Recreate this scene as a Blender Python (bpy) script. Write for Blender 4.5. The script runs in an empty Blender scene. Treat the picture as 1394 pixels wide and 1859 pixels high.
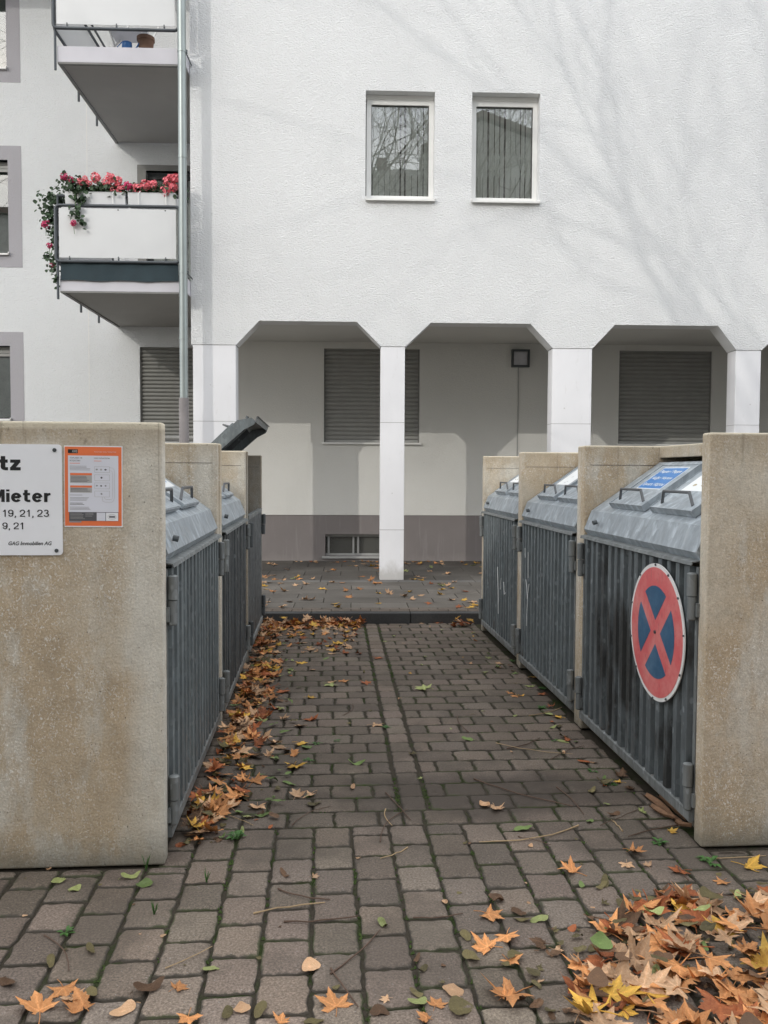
import bpy, bmesh, math, random
from math import sin, cos, pi, radians, sqrt, atan2, hypot
from mathutils import Vector, Matrix, Quaternion, noise
from mathutils.geometry import tessellate_polygon

S = bpy.context.scene
COL = S.collection
random.seed(7)

# ------------------------------------------------------------------ camera
cam_d = bpy.data.cameras.new('Camera'); cam = bpy.data.objects.new('Camera', cam_d); COL.objects.link(cam)
PITCH, YAW, ROLL, FPX, CAMH = -.0452, .0739, .0051, 1550.0, 1.5
_f = Vector((sin(YAW)*cos(PITCH), cos(YAW)*cos(PITCH), sin(PITCH)))
_r = Vector((cos(YAW), -sin(YAW), 0)); _u = _r.cross(_f)
_R = _r*cos(ROLL)+_u*sin(ROLL); _U = _u*cos(ROLL)-_r*sin(ROLL)
cam.matrix_world = Matrix(((_R.x, _U.x, -_f.x, 0), (_R.y, _U.y, -_f.y, 0), (_R.z, _U.z, -_f.z, CAMH), (0, 0, 0, 1)))
cam_d.sensor_fit = 'VERTICAL'; cam_d.sensor_height = 24; cam_d.lens = FPX/1859*24
cam_d.clip_start = .05; cam_d.clip_end = 500
S.camera = cam

# ------------------------------------------------------------------ light
SUN_EL, SUN_AZ = radians(25), radians(217)
w = bpy.data.worlds.new('World'); S.world = w; w.use_nodes = True
nt = w.node_tree; nt.nodes.clear()
o_ = nt.nodes.new('ShaderNodeOutputWorld'); bg = nt.nodes.new('ShaderNodeBackground')
sky = nt.nodes.new('ShaderNodeTexSky'); sky.sky_type = 'NISHITA'; sky.sun_disc = False
sky.sun_elevation = SUN_EL; sky.sun_rotation = SUN_AZ; sky.dust_density = 2.0; sky.altitude = 50
tc = nt.nodes.new('ShaderNodeTexCoord'); mp = nt.nodes.new('ShaderNodeMapping'); mp.inputs['Scale'].default_value = (1, 1, 2.5)
nz = nt.nodes.new('ShaderNodeTexNoise'); nz.inputs['Scale'].default_value = 2.2; nz.inputs['Detail'].default_value = 6
cr = nt.nodes.new('ShaderNodeValToRGB'); cr.color_ramp.elements[0].position = .32; cr.color_ramp.elements[1].position = .62
cr.color_ramp.elements[0].color = (.45, .45, .45, 1); cr.color_ramp.elements[1].color = (.97, .97, .97, 1)
mx = nt.nodes.new('ShaderNodeMix'); mx.data_type = 'RGBA'
mx.inputs[7].default_value = (8.5, 8.6, 8.7, 1)
nt.links.new(tc.outputs['Generated'], mp.inputs[0]); nt.links.new(mp.outputs[0], nz.inputs['Vector'])
nt.links.new(nz.outputs[0], cr.inputs[0]); nt.links.new(cr.outputs[0], mx.inputs[0])
nt.links.new(sky.outputs[0], mx.inputs[6]); nt.links.new(mx.outputs[2], bg.inputs[0])
bg.inputs[1].default_value = .148
nt.links.new(bg.outputs[0], o_.inputs[0])
sd = bpy.data.lights.new('Sun', 'SUN'); sd.energy = .52; sd.angle = radians(.5); sd.color = (1, .955, .88)
sun = bpy.data.objects.new('Sun', sd); COL.objects.link(sun)
SV = Vector((sin(SUN_AZ)*cos(SUN_EL), cos(SUN_AZ)*cos(SUN_EL), sin(SUN_EL)))
sun.rotation_euler = SV.to_track_quat('Z', 'Y').to_euler(); sun.location = (0, -5, 30)
S.view_settings.view_transform = 'Standard'; S.view_settings.look = 'None'
S.view_settings.exposure = 0.84; S.view_settings.gamma = 1
S.render.engine = 'CYCLES'

# ------------------------------------------------------------------ object helpers
class MB:
    def __init__(s): s.v = []; s.f = []; s.m = []; s.mi = 0; s.c = []; s.col = (1, 1, 1)
    def add(s, vs, fs):
        b = len(s.v); s.v += [tuple(p) for p in vs]
        for f in fs: s.f.append(tuple(i+b for i in f)); s.m.append(s.mi); s.c.append(s.col)
        return s
    def box(s, x0, x1, y0, y1, z0, z1, bev=0.0):
        if x1 < x0: x0, x1 = x1, x0
        if y1 < y0: y0, y1 = y1, y0
        if not bev:
            vs = [(x, y, z) for z in (z0, z1) for y in (y0, y1) for x in (x0, x1)]
            return s.add(vs, [(0, 2, 3, 1), (4, 5, 7, 6), (0, 1, 5, 4), (2, 6, 7, 3), (0, 4, 6, 2), (1, 3, 7, 5)])
        bm = bmesh.new(); bmesh.ops.create_cube(bm, size=1)
        for v in bm.verts:
            v.co = Vector(((x0+x1)/2+v.co.x*(x1-x0), (y0+y1)/2+v.co.y*(y1-y0), (z0+z1)/2+v.co.z*(z1-z0)))
        bmesh.ops.bevel(bm, geom=bm.edges[:], offset=bev, segments=3, affect='EDGES', profile=.6)
        s.bm(bm); return s
    def bm(s, bm):
        bm.verts.index_update()
        s.add([v.co[:] for v in bm.verts], [[v.index for v in f.verts] for f in bm.faces]); bm.free()
    def prism(s, poly, a, b, ax='y'):
        # poly in the two other axes; extruded from a to b along ax
        n = len(poly)
        def P(p, t): return {'y': (p[0], t, p[1]), 'x': (t, p[0], p[1]), 'z': (p[0], p[1], t)}[ax]
        vs = [P(p, a) for p in poly]+[P(p, b) for p in poly]
        tris = tessellate_polygon([[Vector((p[0], p[1], 0)) for p in poly]])
        fs = [tuple(t) for t in tris]+[tuple(i+n for i in reversed(t)) for t in tris]
        fs += [(i, (i+1) % n, (i+1) % n+n, i+n) for i in range(n)]
        return s.add(vs, fs)
    def holes(s, outer, holes, a, b):
        loops = [outer]+holes; pts = [p for l in loops for p in l]; n = len(pts)
        tris = tessellate_polygon([[Vector((p[0], p[1], 0)) for p in l] for l in loops])
        vs = [(p[0], a, p[1]) for p in pts]+[(p[0], b, p[1]) for p in pts]
        fs = [tuple(t) for t in tris]+[tuple(i+n for i in reversed(t)) for t in tris]
        k = 0
        for l in loops:
            m = len(l)
            fs += [(k+i, k+(i+1) % m, k+(i+1) % m+n, k+i+n) for i in range(m)]; k += m
        return s.add(vs, fs)
    def tube(s, path, r, n=8, cap=True):
        path = [Vector(p) for p in path]; rs = r if isinstance(r, (list, tuple)) else [r]*len(path)
        rings = []; up = None
        for i, p in enumerate(path):
            d = (path[min(i+1, len(path)-1)]-path[max(i-1, 0)]).normalized()
            if up is None: up = d.orthogonal().normalized()
            up = (up-d*up.dot(d)); up = up.normalized() if up.length > 1e-6 else d.orthogonal().normalized()
            sd_ = d.cross(up)
            rings.append([p+(up*cos(2*pi*k/n)+sd_*sin(2*pi*k/n))*rs[i] for k in range(n)])
        vs = [q for rg in rings for q in rg]; fs = []
        for i in range(len(rings)-1):
            for k in range(n):
                a_, b_ = i*n+k, i*n+(k+1) % n
                fs.append((a_, b_, b_+n, a_+n))
        if cap: fs += [tuple(range(n-1, -1, -1)), tuple(range(len(vs)-n, len(vs)))]
        return s.add(vs, fs)
    def disc(s, c, r, n, a, b, ax='y'):
        return s.prism([(c[0]+r*cos(2*pi*k/n), c[1]+r*sin(2*pi*k/n)) for k in range(n)], a, b, ax)
    def build(s, name, mat, parent=None, smooth=False, recalc=True, loc=None, cols=False):
        me = bpy.data.meshes.new(name); me.from_pydata(s.v, [], s.f)
        mats = mat if isinstance(mat, (list, tuple)) else [mat]
        for m in mats: me.materials.append(m)
        for p, mi in zip(me.polygons, s.m): p.material_index = mi
        if cols:
            at = me.color_attributes.new('tone', 'FLOAT_COLOR', 'CORNER')
            k = 0
            for p, c in zip(me.polygons, s.c):
                for _ in p.loop_indices: at.data[k].color = (*c, 1); k += 1
        if recalc:
            bm = bmesh.new(); bm.from_mesh(me); bmesh.ops.recalc_face_normals(bm, faces=bm.faces[:]); bm.to_mesh(me); bm.free()
        if smooth:
            for p in me.polygons: p.use_smooth = True
            me.set_sharp_from_angle(angle=radians(40))
        o = bpy.data.objects.new(name, me); COL.objects.link(o)
        if parent: o.parent = parent
        if loc: o.location = loc
        return o

def tag(o, label=None, cat=None, group=None, kind=None):
    if label: o['label'] = label
    if cat: o['category'] = cat
    if group: o['group'] = group
    if kind: o['kind'] = kind
    return o
def thing(name, label, cat, loc=(0, 0, 0), rz=0, group=None):
    o = bpy.data.objects.new(name, None); COL.objects.link(o); o.empty_display_size = .1
    o.location = loc; o.rotation_euler = (0, 0, rz); return tag(o, label, cat, group)

# ------------------------------------------------------------------ materials
class NT:
    def __init__(s, name, rough=.7, metal=0.0, spec=.5):
        s.m = bpy.data.materials.new(name); s.m.use_nodes = True; s.t = s.m.node_tree
        s.b = s.t.nodes['Principled BSDF']; s.b.inputs['Roughness'].default_value = rough
        s.b.inputs['Metallic'].default_value = metal; s.b.inputs['Specular IOR Level'].default_value = spec
        s.co = s.t.nodes.new('ShaderNodeTexCoord').outputs['Object']
        g = s.t.nodes.new('ShaderNodeNewGeometry'); s.pos = g.outputs['Position']
    def L(s, a, b): s.t.links.new(a, b)
    def map(s, sc=(1, 1, 1), loc=(0, 0, 0), src=None, rot=(0, 0, 0)):
        n = s.t.nodes.new('ShaderNodeMapping'); n.inputs['Scale'].default_value = sc; n.inputs['Location'].default_value = loc
        n.inputs['Rotation'].default_value = rot
        s.L(src or s.co, n.inputs[0]); return n.outputs[0]
    def noise(s, sc, det=4, vec=None, rough=.55, dist=0):
        n = s.t.nodes.new('ShaderNodeTexNoise'); n.inputs['Scale'].default_value = sc; n.inputs['Detail'].default_value = det
        n.inputs['Roughness'].default_value = rough; n.inputs['Distortion'].default_value = dist
        s.L(vec or s.co, n.inputs['Vector']); return n.outputs[0]
    def vor(s, sc, feat='F1', vec=None, out='Distance', rnd=1):
        n = s.t.nodes.new('ShaderNodeTexVoronoi'); n.feature = feat; n.inputs['Scale'].default_value = sc
        n.inputs['Randomness'].default_value = rnd
        s.L(vec or s.co, n.inputs['Vector']); return n.outputs[out]
    def ramp(s, fac, stops):
        n = s.t.nodes.new('ShaderNodeValToRGB'); e = n.color_ramp.elements
        while len(e) < len(stops): e.new(.5)
        for k, (p, c) in enumerate(stops):
            e[k].position = p; e[k].color = (c, c, c, 1) if isinstance(c, (int, float)) else (*c, 1)
        s.L(fac, n.inputs[0]); return n.outputs[0]
    def val(s, x): return x
    def put(s, sock, x):
        if isinstance(x, (int, float)): sock.default_value = x
        elif isinstance(x, (tuple, list)): sock.default_value = (*x, 1)
        else: s.L(x, sock)
    def mix(s, f, a, b, mode='MIX'):
        n = s.t.nodes.new('ShaderNodeMix'); n.data_type = 'RGBA'; n.blend_type = mode
        s.put(n.inputs[0], f); s.put(n.inputs[6], a); s.put(n.inputs[7], b); return n.outputs[2]
    def math(s, op, a, b=0.0, clamp=False):
        n = s.t.nodes.new('ShaderNodeMath'); n.operation = op; n.use_clamp = clamp
        s.put(n.inputs[0], a); s.put(n.inputs[1], b); return n.outputs[0]
    def sep(s, v=None):
        n = s.t.nodes.new('ShaderNodeSeparateXYZ'); s.L(v or s.co, n.inputs[0]); return n.outputs
    def attr(s, name):
        n = s.t.nodes.new('ShaderNodeAttribute'); n.attribute_name = name; return n.outputs['Color']
    def orand(s): return s.t.nodes.new('ShaderNodeObjectInfo').outputs['Random']
    def color(s, x): s.put(s.b.inputs['Base Color'], x); return s
    def rough(s, x): s.put(s.b.inputs['Roughness'], x); return s
    def bump(s, h, st=.3, dist=.01, prev=None):
        n = s.t.nodes.new('ShaderNodeBump'); n.inputs['Strength'].default_value = st; n.inputs['Distance'].default_value = dist
        s.L(h, n.inputs['Height'])
        if prev: s.L(prev, n.inputs['Normal'])
        s.L(n.outputs[0], s.b.inputs['Normal']); return n.outputs[0]

def plain(name, c, rough=.6, metal=0.0, var=.12, sc=6):
    n = NT(name, rough, metal)
    k = n.noise(sc, 5)
    n.color(n.mix(n.ramp(k, [(.3, 0.), (.7, 1.)]), tuple(x*(1-var) for x in c), tuple(min(1, x*(1+var)) for x in c)))
    n.bump(n.noise(sc*12, 3), .08, .003)
    return n.m

def stucco(name, c, grain=.85, st=.6, dist=.014):
    n = NT(name, .88, 0, .25)
    v1 = n.map((1, 1, 1.7))
    big = n.noise(.7, 5); mid = n.noise(3.5, 5, n.map((1, 1, .45)))
    f = n.ramp(big, [(.35, 0.), (.68, 1.)])
    col = n.mix(f, tuple(x*.955 for x in c), c)
    col = n.mix(n.math('MULTIPLY', n.ramp(mid, [(.5, 0.), (.75, 1.)]), .10), col, (c[0]*.86, c[1]*.87, c[2]*.86))
    stn = n.ramp(n.noise(1.6, 6, n.map((3.5, 3.5, .28)), .6), [(.56, 0.), (.76, 1.)])
    col = n.mix(n.math('MULTIPLY', stn, .10), col, (c[0]*.72, c[1]*.73, c[2]*.70))
    col = n.mix(n.math('MULTIPLY', n.ramp(n.vor(3.1), [(.02, 1.), (.035, 0.)]), .35), col, (c[0]*.5, c[1]*.5, c[2]*.47))
    g = n.noise(46*grain, 3, v1, .6, .6); g2 = n.noise(17*grain, 2, v1)
    h = n.math('ADD', n.ramp(g, [(.36, 0.), (.64, 1.)]), n.math('MULTIPLY', g2, .5))
    n.color(col); n.bump(h, st, dist)
    return n.m

def smooth_paint(name, c, base=False):
    n = NT(name, .75, 0, .3)
    f = n.ramp(n.noise(2.2, 6, n.map((1, 1, .6))), [(.35, 0.), (.7, 1.)])
    cc = n.mix(f, tuple(x*.93 for x in c), c)
    if base:
        z = n.sep()[2]; zn = n.math('ADD', z, n.math('MULTIPLY', n.math('SUBTRACT', n.noise(6, 6, n.map((1, 1, .5)), .65), .5), .5))
        cc = n.mix(n.ramp(zn, [(.16, .55), (.34, 0.)]), cc, (.36, .34, .30))
        cc = n.mix(n.math('MULTIPLY', n.ramp(n.noise(14, 6, n.map((1, 1, .35)), .7), [(.60, 0.), (.72, 1.)]), .22), cc, (.45, .44, .42))
        cc = n.mix(n.math('MULTIPLY', n.ramp(n.vor(4.5), [(.035, 1.), (.06, 0.)]), .5), cc, (.42, .41, .39))
    n.color(cc); n.bump(n.noise(60, 4), .15, .003); return n.m

M = {}
M['stucco'] = stucco('white_roughcast', (.855, .865, .87))
M['stucco_l'] = stucco('white_roughcast_wing', (.80, .82, .83), .85, .6, .014)
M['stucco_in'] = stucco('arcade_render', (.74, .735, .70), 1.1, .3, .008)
M['pillar'] = smooth_paint('pillar_paint', (.82, .82, .84), True)
M['lilac'] = stucco('grey_surround', (.43, .42, .445), .9, .45, .01)
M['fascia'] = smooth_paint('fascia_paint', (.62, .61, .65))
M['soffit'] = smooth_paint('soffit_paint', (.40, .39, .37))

def m_plinth():
    n = NT('plinth_render', .8, 0, .3)
    z = n.map((7, 7, .5)); st = n.ramp(n.noise(2.4, 6, z, .65), [(.55, 0.), (.75, 1.)])
    c = n.mix(n.noise(1.5, 5), (.20, .18, .175), (.26, .235, .23))
    zz = n.sep()[2]
    low = n.ramp(n.math('ADD', zz, n.math('MULTIPLY', n.noise(5, 5), .25)), [(.24, .45), (.36, 0.)])
    c = n.mix(n.math('MULTIPLY', st, .3), c, (.40, .39, .38))
    c = n.mix(low, c, (.30, .28, .265)); n.color(c); n.bump(n.noise(80, 4), .25, .003); return n.m
M['plinth'] = m_plinth()

def m_concrete(name, seed, warm=1.0, dark=1.0):
    n = NT(name, .85, 0, .3)
    p = n.map((1, 1, 1), (seed*3.1, seed*1.7, seed*.9), n.pos)
    big = n.noise(1.5, 6, p, .6); st = n.noise(2.6, 6, n.map((2.2, 2.2, .8), (seed, 0, 0), n.pos), .68)
    a = (.54*dark, .485*dark, .395*dark); b = (.45*dark, .36*dark, .25*dark); cpl = (.56*dark, .53*dark, .465*dark)
    c = n.mix(n.ramp(big, [(.36, 0.), (.56, 1.)]), a, b)
    c = n.mix(n.ramp(st, [(.48, 0.), (.62, .8)]), c, cpl)
    pw = n.math('SUBTRACT', n.math('MULTIPLY', n.math('ABSOLUTE', n.math('ADD', n.sep(n.pos)[0], n.math('MULTIPLY', n.math('SUBTRACT', n.noise(4, 5, n.map((1, 1, .5), src=n.pos)), .5), .22))), 1.0), 0.0)
    # pale, scoured margin along the free vertical edge of each wall
    pm = n.math('MULTIPLY', n.ramp(n.math('ABSOLUTE', n.math('SUBTRACT', pw, .64)), [(.03, 1.), (.11, 0.)]), n.ramp(n.noise(2.0, 4, n.map((1, 1, .8), (seed, 0, 0), n.pos)), [(.35, .2), (.55, 1.)]))
    c = n.mix(n.math('MULTIPLY', pm, .8), c, (.60*dark, .57*dark, .50*dark))
    spk = n.ramp(n.noise(85, 2, n.map((1, 1, .75), src=n.pos), .6, 1.6), [(.57, 0.), (.63, 1.)])
    c = n.mix(n.math('MULTIPLY', spk, n.math('MULTIPLY', n.ramp(n.noise(3, 4, p), [(.38, 0.15), (.6, 1.)]), .8)), c, (.70*dark, .68*dark, .63*dark))
    bl = n.ramp(n.noise(11, 6, n.map((1, 1, .7), (seed, 2, 0), n.pos), .7), [(.32, .86), (.5, 1.), (.7, 1.1)])
    c = n.mix(1.0, c, bl, 'MULTIPLY')
    gr = n.ramp(n.noise(120, 5, n.pos, .7), [(.34, .84), (.5, 1.), (.66, 1.13)])
    c = n.mix(1.0, c, gr, 'MULTIPLY')
    pit = n.math('MULTIPLY', n.ramp(n.vor(26, vec=n.map((1, 1, .8), src=p)), [(.045, 1.), (.085, 0.)]), n.ramp(n.noise(7, 3, p), [(.50, 0.), (.62, 1.)]))
    c = n.mix(n.math('MULTIPLY', pit, .8), c, (.10, .09, .075))
    # weathered band near the top edge, rim coloured pale as if sunlit
    z = n.sep(n.pos)[2]
    zn = n.math('ADD', z, n.math('MULTIPLY', n.noise(9, 5, n.map((1, 1, .4), src=n.pos)), .10))
    band = n.ramp(zn, [(1.56, 0.), (1.66, 1.)]) if False else n.ramp(n.math('MULTIPLY_ADD', zn, 1.0), [(0, 0), (1, 1)])
    bt = n.math('MULTIPLY', n.math('SUBTRACT', zn, 1.60, True), 9.0, True)
    c = n.mix(n.math('MULTIPLY', bt, .5), c, (.34*dark, .27*dark, .18*dark))
    rim = n.math('MULTIPLY', n.math('SUBTRACT', z, 1.655, True), 90, True)
    c = n.mix(n.math('MULTIPLY', rim, .75), c, (.66*dark, .60*dark, .47*dark))
    lo = n.math('MULTIPLY', n.math('SUBTRACT', .06, z, True), 14.0, True)
    c = n.mix(n.math('MULTIPLY', lo, .6), c, (.19, .18, .15))
    # soot streaks at the arrises
    sp = n.ramp(n.noise(26, 4, n.map((1, 1, .6), src=n.pos), .7), [(.64, 0.), (.72, 1.)])
    c = n.mix(n.math('MULTIPLY', sp, n.math('ADD', n.math('MULTIPLY', bt, .6), .10)), c, (.13, .11, .085))
    po_ = n.math('MULTIPLY', n.ramp(n.vor(62, vec=n.map((1, 1, .8), src=n.pos)), [(.10, 1.), (.17, 0.)]), n.ramp(n.noise(12, 4, p), [(.50, 0.), (.62, .75)]))
    c = n.mix(po_, c, (.15*dark, .125*dark, .095*dark))
    al = n.ramp(n.math('ADD', z, n.math('MULTIPLY', n.noise(8, 6, n.map((1, 1, .5), src=n.pos), .7), .22)), [(.13, .55), (.26, 0.)])
    c = n.mix(al, c, (.16*dark, .15*dark, .12*dark))
    drip = n.ramp(n.noise(2.2, 5, n.map((16, 16, .35), (seed, 3, 0), n.pos), .6), [(.60, 0.), (.68, 1.)])
    c = n.mix(n.math('MULTIPLY', drip, n.math('MULTIPLY', n.math('SUBTRACT', z, .9, True), .55, True)), c, (.20*dark, .17*dark, .125*dark))
    n.color(c)
    h = n.math('ADD', n.noise(130, 4, n.pos), n.math('MULTIPLY', n.noise(26, 3, n.pos), 1.2))
    h = n.math('SUBTRACT', h, n.math('MULTIPLY', pit, 1.2)); n.bump(h, .6, .005); return n.m

def m_galv(name, c=(.30, .33, .35), seed=0, soot=.0, rough=.5, metal=.25, streak=.5):
    n = NT(name, rough, metal)
    p = n.map((1, 1, .55), (seed*2.3, seed, 0), n.pos)
    sp = n.vor(38, vec=n.map((1, 1, 1), src=p), out='Color')
    spv = n.ramp(n.sep(sp)[0], [(0., .82), (.8, 1.0), (1., 1.22)])
    c1 = n.mix(1.0, c, spv, 'MULTIPLY')
    st = n.noise(3.2, 7, n.map((5, 5, .5), (seed, seed, 0), n.pos), .65)
    c1 = n.mix(n.math('MULTIPLY', n.ramp(st, [(.40, 1.), (.6, 0.)]), streak), c1, tuple(x*.5 for x in c))
    c1 = n.mix(n.math('MULTIPLY', n.ramp(st, [(.56, 0.), (.72, 1.)]), streak*.9), c1, (c[0]*1.55, c[1]*1.5, c[2]*1.42))
    fl = n.ramp(n.vor(24, vec=n.map((1, 1.0, .6), (seed*5, 3, 1), n.pos)), [(.16, 1.), (.24, 0.)])
    c1 = n.mix(n.math('MULTIPLY', fl, n.math('MULTIPLY', n.ramp(n.noise(6, 4, p), [(.42, 0.), (.56, 1.)]), .42 if streak >= .5 else .15)), c1, (.40, .44, .455))
    if soot:
        z = n.sep(n.pos)[2]
        s_ = n.noise(2.0, 6, n.map((2.5, 2.5, .8), (seed*9, 2, 0), n.pos), .65)
        c1 = n.mix(n.math('MULTIPLY', n.ramp(s_, [(.50, 0.), (.60, 1.)]), soot), c1, (.035, .036, .035))
    ru = n.math('MULTIPLY', n.ramp(n.noise(9, 6, n.map((1, 1, .5), (seed, 7, 0), n.pos), .7), [(.60, 0.), (.70, 1.)]), n.ramp(n.sep(n.pos)[2], [(.10, .6), (.32, .06)]))
    c1 = n.mix(ru, c1, (.16, .085, .045))
    n.color(c1); n.rough(n.ramp(n.sep(sp)[1], [(0., rough-.1), (1., rough+.15)]))
    n.bump(n.noise(55, 4, n.pos), .12, .003); return n.m

M['galv_door'] = m_galv('galvanised_door', (.19, .222, .235), 1, .0, .52, .3, .5)
M['galv_soot'] = m_galv('galvanised_sooty', (.15, .172, .182), 4, .9, .55, .25, .55)
M['galv_dark'] = m_galv('galvanised_dark', (.105, .118, .125), 6, .4, .55, .25, .6)
M['galv_lid'] = m_galv('galvanised_lid', (.41, .455, .49), 2, 0, .42, .3, .45)
M['galv_mid'] = m_galv('galvanised_open_lid', (.19, .215, .225), 8, .2, .5, .3, .4)
M['galv_rail'] = m_galv('galvanised_rail', (.23, .245, .245), 3, 0, .55, .3, .5)
M['iron'] = plain('dark_iron', (.09, .10, .105), .5, .4)
M['handle'] = plain('handle_steel', (.13, .135, .14), .45, .5)
M['pipe'] = plain('zinc_pipe', (.30, .335, .33), .38, .55, .08, 3)
M['pipe_low'] = plain('grey_pipe', (.25, .23, .23), .6)
M['rail'] = plain('painted_rail', (.075, .085, .095), .45, .3)
M['panel'] = plain('white_panel', (.64, .65, .655), .35, 0, .03, 2)
M['fabric'] = plain('dark_green_screen', (.025, .045, .055), .8)
M['frame_w'] = plain('white_frame', (.82, .82, .80), .35, 0, .03)
M['frame_d'] = plain('dark_frame', (.06, .065, .065), .45)
M['frame_g'] = plain('grey_frame', (.22, .22, .21), .6)
M['shut'] = plain('shutter_slats', (.31, .31, .295), .5, 0, .06)
M['shut_d'] = plain('shutter_slats_dark', (.24, .24, .225), .5, 0, .06)
M['black'] = plain('black_print', (.012, .012, .013), .5, 0, 0)
M['white'] = plain('sign_white', (.88, .89, .92), .35, 0, .02)
M['paper'] = plain('poster_paper', (.74, .75, .82), .4, 0, .02)
M['orange'] = plain('poster_orange', (.86, .20, .07), .4, 0, .08)
M['grey1'] = plain('print_grey', (.30, .30, .31), .5, 0, 0)
M['grey2'] = plain('print_light_grey', (.44, .43, .42), .5, 0, 0)
M['grey3'] = plain('print_dark_grey', (.10, .10, .11), .5, 0, 0)
M['blue_st'] = plain('sticker_blue', (.02, .17, .46), .35, 0, .05)
M['st_white'] = plain('sticker_white', (.80, .82, .82), .35, 0, .05)
M['tan_print'] = plain('tan_print', (.42, .36, .22), .5, 0, .1)
M['interior'] = plain('dark_room', (.05, .05, .05), .9)  # room darkness put into the colour
M['cable'] = plain('cable_grey', (.40, .40, .39), .6)
M['seam_shade'] = plain('joint_shadow', (.10, .095, .09), .9)  # dark casting seams, also the painted shadow line under the beam

def m_sign(name, c, dk):
    n = NT(name, .45); k = n.noise(7, 6, None, .7)
    cc = n.mix(n.ramp(k, [(.42, 0.), (.72, .75)]), c, dk)
    cc = n.mix(n.math('MULTIPLY', n.ramp(n.noise(30, 5, n.map((1, 3, .6))), [(.62, 0.), (.68, 1.)]), .45), cc, (.12, .08, .08))
    n.color(cc); return n.m
M['sign_red'] = m_sign('faded_red', (.62, .12, .125), (.72, .31, .28))
M['sign_blue'] = m_sign('faded_blue', (.03, .095, .18), (.10, .19, .29))
M['sign_rim'] = plain('sign_rim_white', (.72, .72, .70), .5)

def m_glass():
    m = bpy.data.materials.new('window_glass'); m.use_nodes = True; t = m.node_tree; t.nodes.clear()
    o = t.nodes.new('ShaderNodeOutputMaterial'); mxs = t.nodes.new('ShaderNodeMixShader')
    tr = t.nodes.new('ShaderNodeBsdfTransparent'); tr.inputs[0].default_value = (.97, .985, .98, 1)
    gl = t.nodes.new('ShaderNodeBsdfGlossy'); gl.inputs['Roughness'].default_value = .0
    lw = t.nodes.new('ShaderNodeFresnel'); lw.inputs[0].default_value = 1.52
    mu = t.nodes.new('ShaderNodeMath'); mu.operation = 'MULTIPLY'; mu.inputs[1].default_value = 3.2; mu.use_clamp = True
    t.links.new(lw.outputs[0], mu.inputs[0]); t.links.new(mu.outputs[0], mxs.inputs[0])
    t.links.new(tr.outputs[0], mxs.inputs[1]); t.links.new(gl.outputs[0], mxs.inputs[2]); t.links.new(mxs.outputs[0], o.inputs[0]); return m
M['glass'] = m_glass()
def m_curtain():
    n = NT('curtain_lace', .9)
    c = n.mix(n.noise(9, 4, n.map((6, 6, .6))), (.78, .81, .77), (.90, .92, .88)); n.color(c); return n.m
M['curtain'] = m_curtain()
M['curtain_d'] = plain('green_grey_curtain', (.10, .13, .11), .9, 0, .3, 8)
def m_mesh():
    n = NT('wire_mesh', .5, .3); ch = n.vor(70, vec=n.map((1, 0, 1)), rnd=.25)
    n.color(n.mix(n.ramp(ch, [(.35, 0.), (.55, 1.)]), (.03, .03, .03), (.20, .20, .18))); return n.m
M['wiremesh'] = m_mesh()

def m_paver():
    n = NT('worn_pavers', .82, 0, .35)
    tone = n.attr('tone')
    c = n.mix(n.noise(3, 5, n.pos), (.158, .124, .098), (.245, .202, .167))
    c = n.mix(1.0, c, tone, 'MULTIPLY')
    fine = n.ramp(n.noise(125, 4, n.pos, .75), [(.34, .55), (.5, 1.), (.66, 1.6)])
    c = n.mix(1.0, c, fine, 'MULTIPLY')
    wh = n.ramp(n.vor(78, vec=n.pos), [(.13, 1.), (.21, 0.)])
    wsel = n.ramp(n.noise(40, 2, n.pos), [(.52, 0.), (.6, 1.)])
    c = n.mix(n.math('MULTIPLY', n.math('MULTIPLY', wh, wsel), .5), c, (.42, .41, .40))
    dk = n.ramp(n.vor(52, vec=n.pos), [(.07, 1.), (.12, 0.)]); c = n.mix(n.math('MULTIPLY', dk, .45), c, (.03, .028, .025))
    # damp dirt patches
    st = n.ramp(n.noise(1.7, 6, n.map(loc=(4, 1.2, 0), src=n.pos), .65), [(.50, 0.), (.60, 1.)])
    c = n.mix(n.math('MULTIPLY', st, .55), c, (.085, .070, .055))
    xy = n.sep(n.pos)
    # the long-standing damp puddle stain beside the centre strip
    dx = n.math('MULTIPLY', n.math('SUBTRACT', xy[0], .66), 1.15); dy = n.math('MULTIPLY', n.math('SUBTRACT', xy[1], 3.90), 2.9)
    d = n.math('ADD', n.math('MULTIPLY', dx, dx), n.math('MULTIPLY', dy, dy))
    d = n.math('ADD', d, n.math('MULTIPLY', n.math('SUBTRACT', n.noise(6, 5, n.pos), .5), 1.3))
    c = n.mix(n.ramp(d, [(.2, .86), (.95, 0.)]), c, (.048, .038, .031))
    # darker (damp) far part of the lane, drier towards the street
    ln = n.ramp(n.math('DIVIDE', n.math('ADD', xy[1], n.math('MULTIPLY', n.noise(1.4, 4, n.pos), 1.6)), 10.0), [(.30, 0.), (.42, 1.)])
    c = n.mix(n.math('MULTIPLY', ln, .46), c, (.072, .059, .047))
    z = xy[2]
    en = n.math('MULTIPLY', n.math('SUBTRACT', n.noise(30, 6, n.pos, .75), .5), .0125)
    edge = n.ramp(n.math('MULTIPLY', n.math('ADD', n.math('ADD', z, en), .0065), 230), [(.0, .92), (.62, 0.)])
    c = n.mix(edge, c, n.mix(n.ramp(n.noise(3.5, 5, n.pos), [(.50, 0.), (.6, 1.)]), (.058, .050, .039), (.055, .063, .028)))
    n.color(c); h = n.math('ADD', n.noise(190, 3, n.pos), n.math('MULTIPLY', n.noise(45, 3, n.pos), .8))
    n.bump(h, .6, .003); return n.m
M['paver'] = m_paver()
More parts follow.
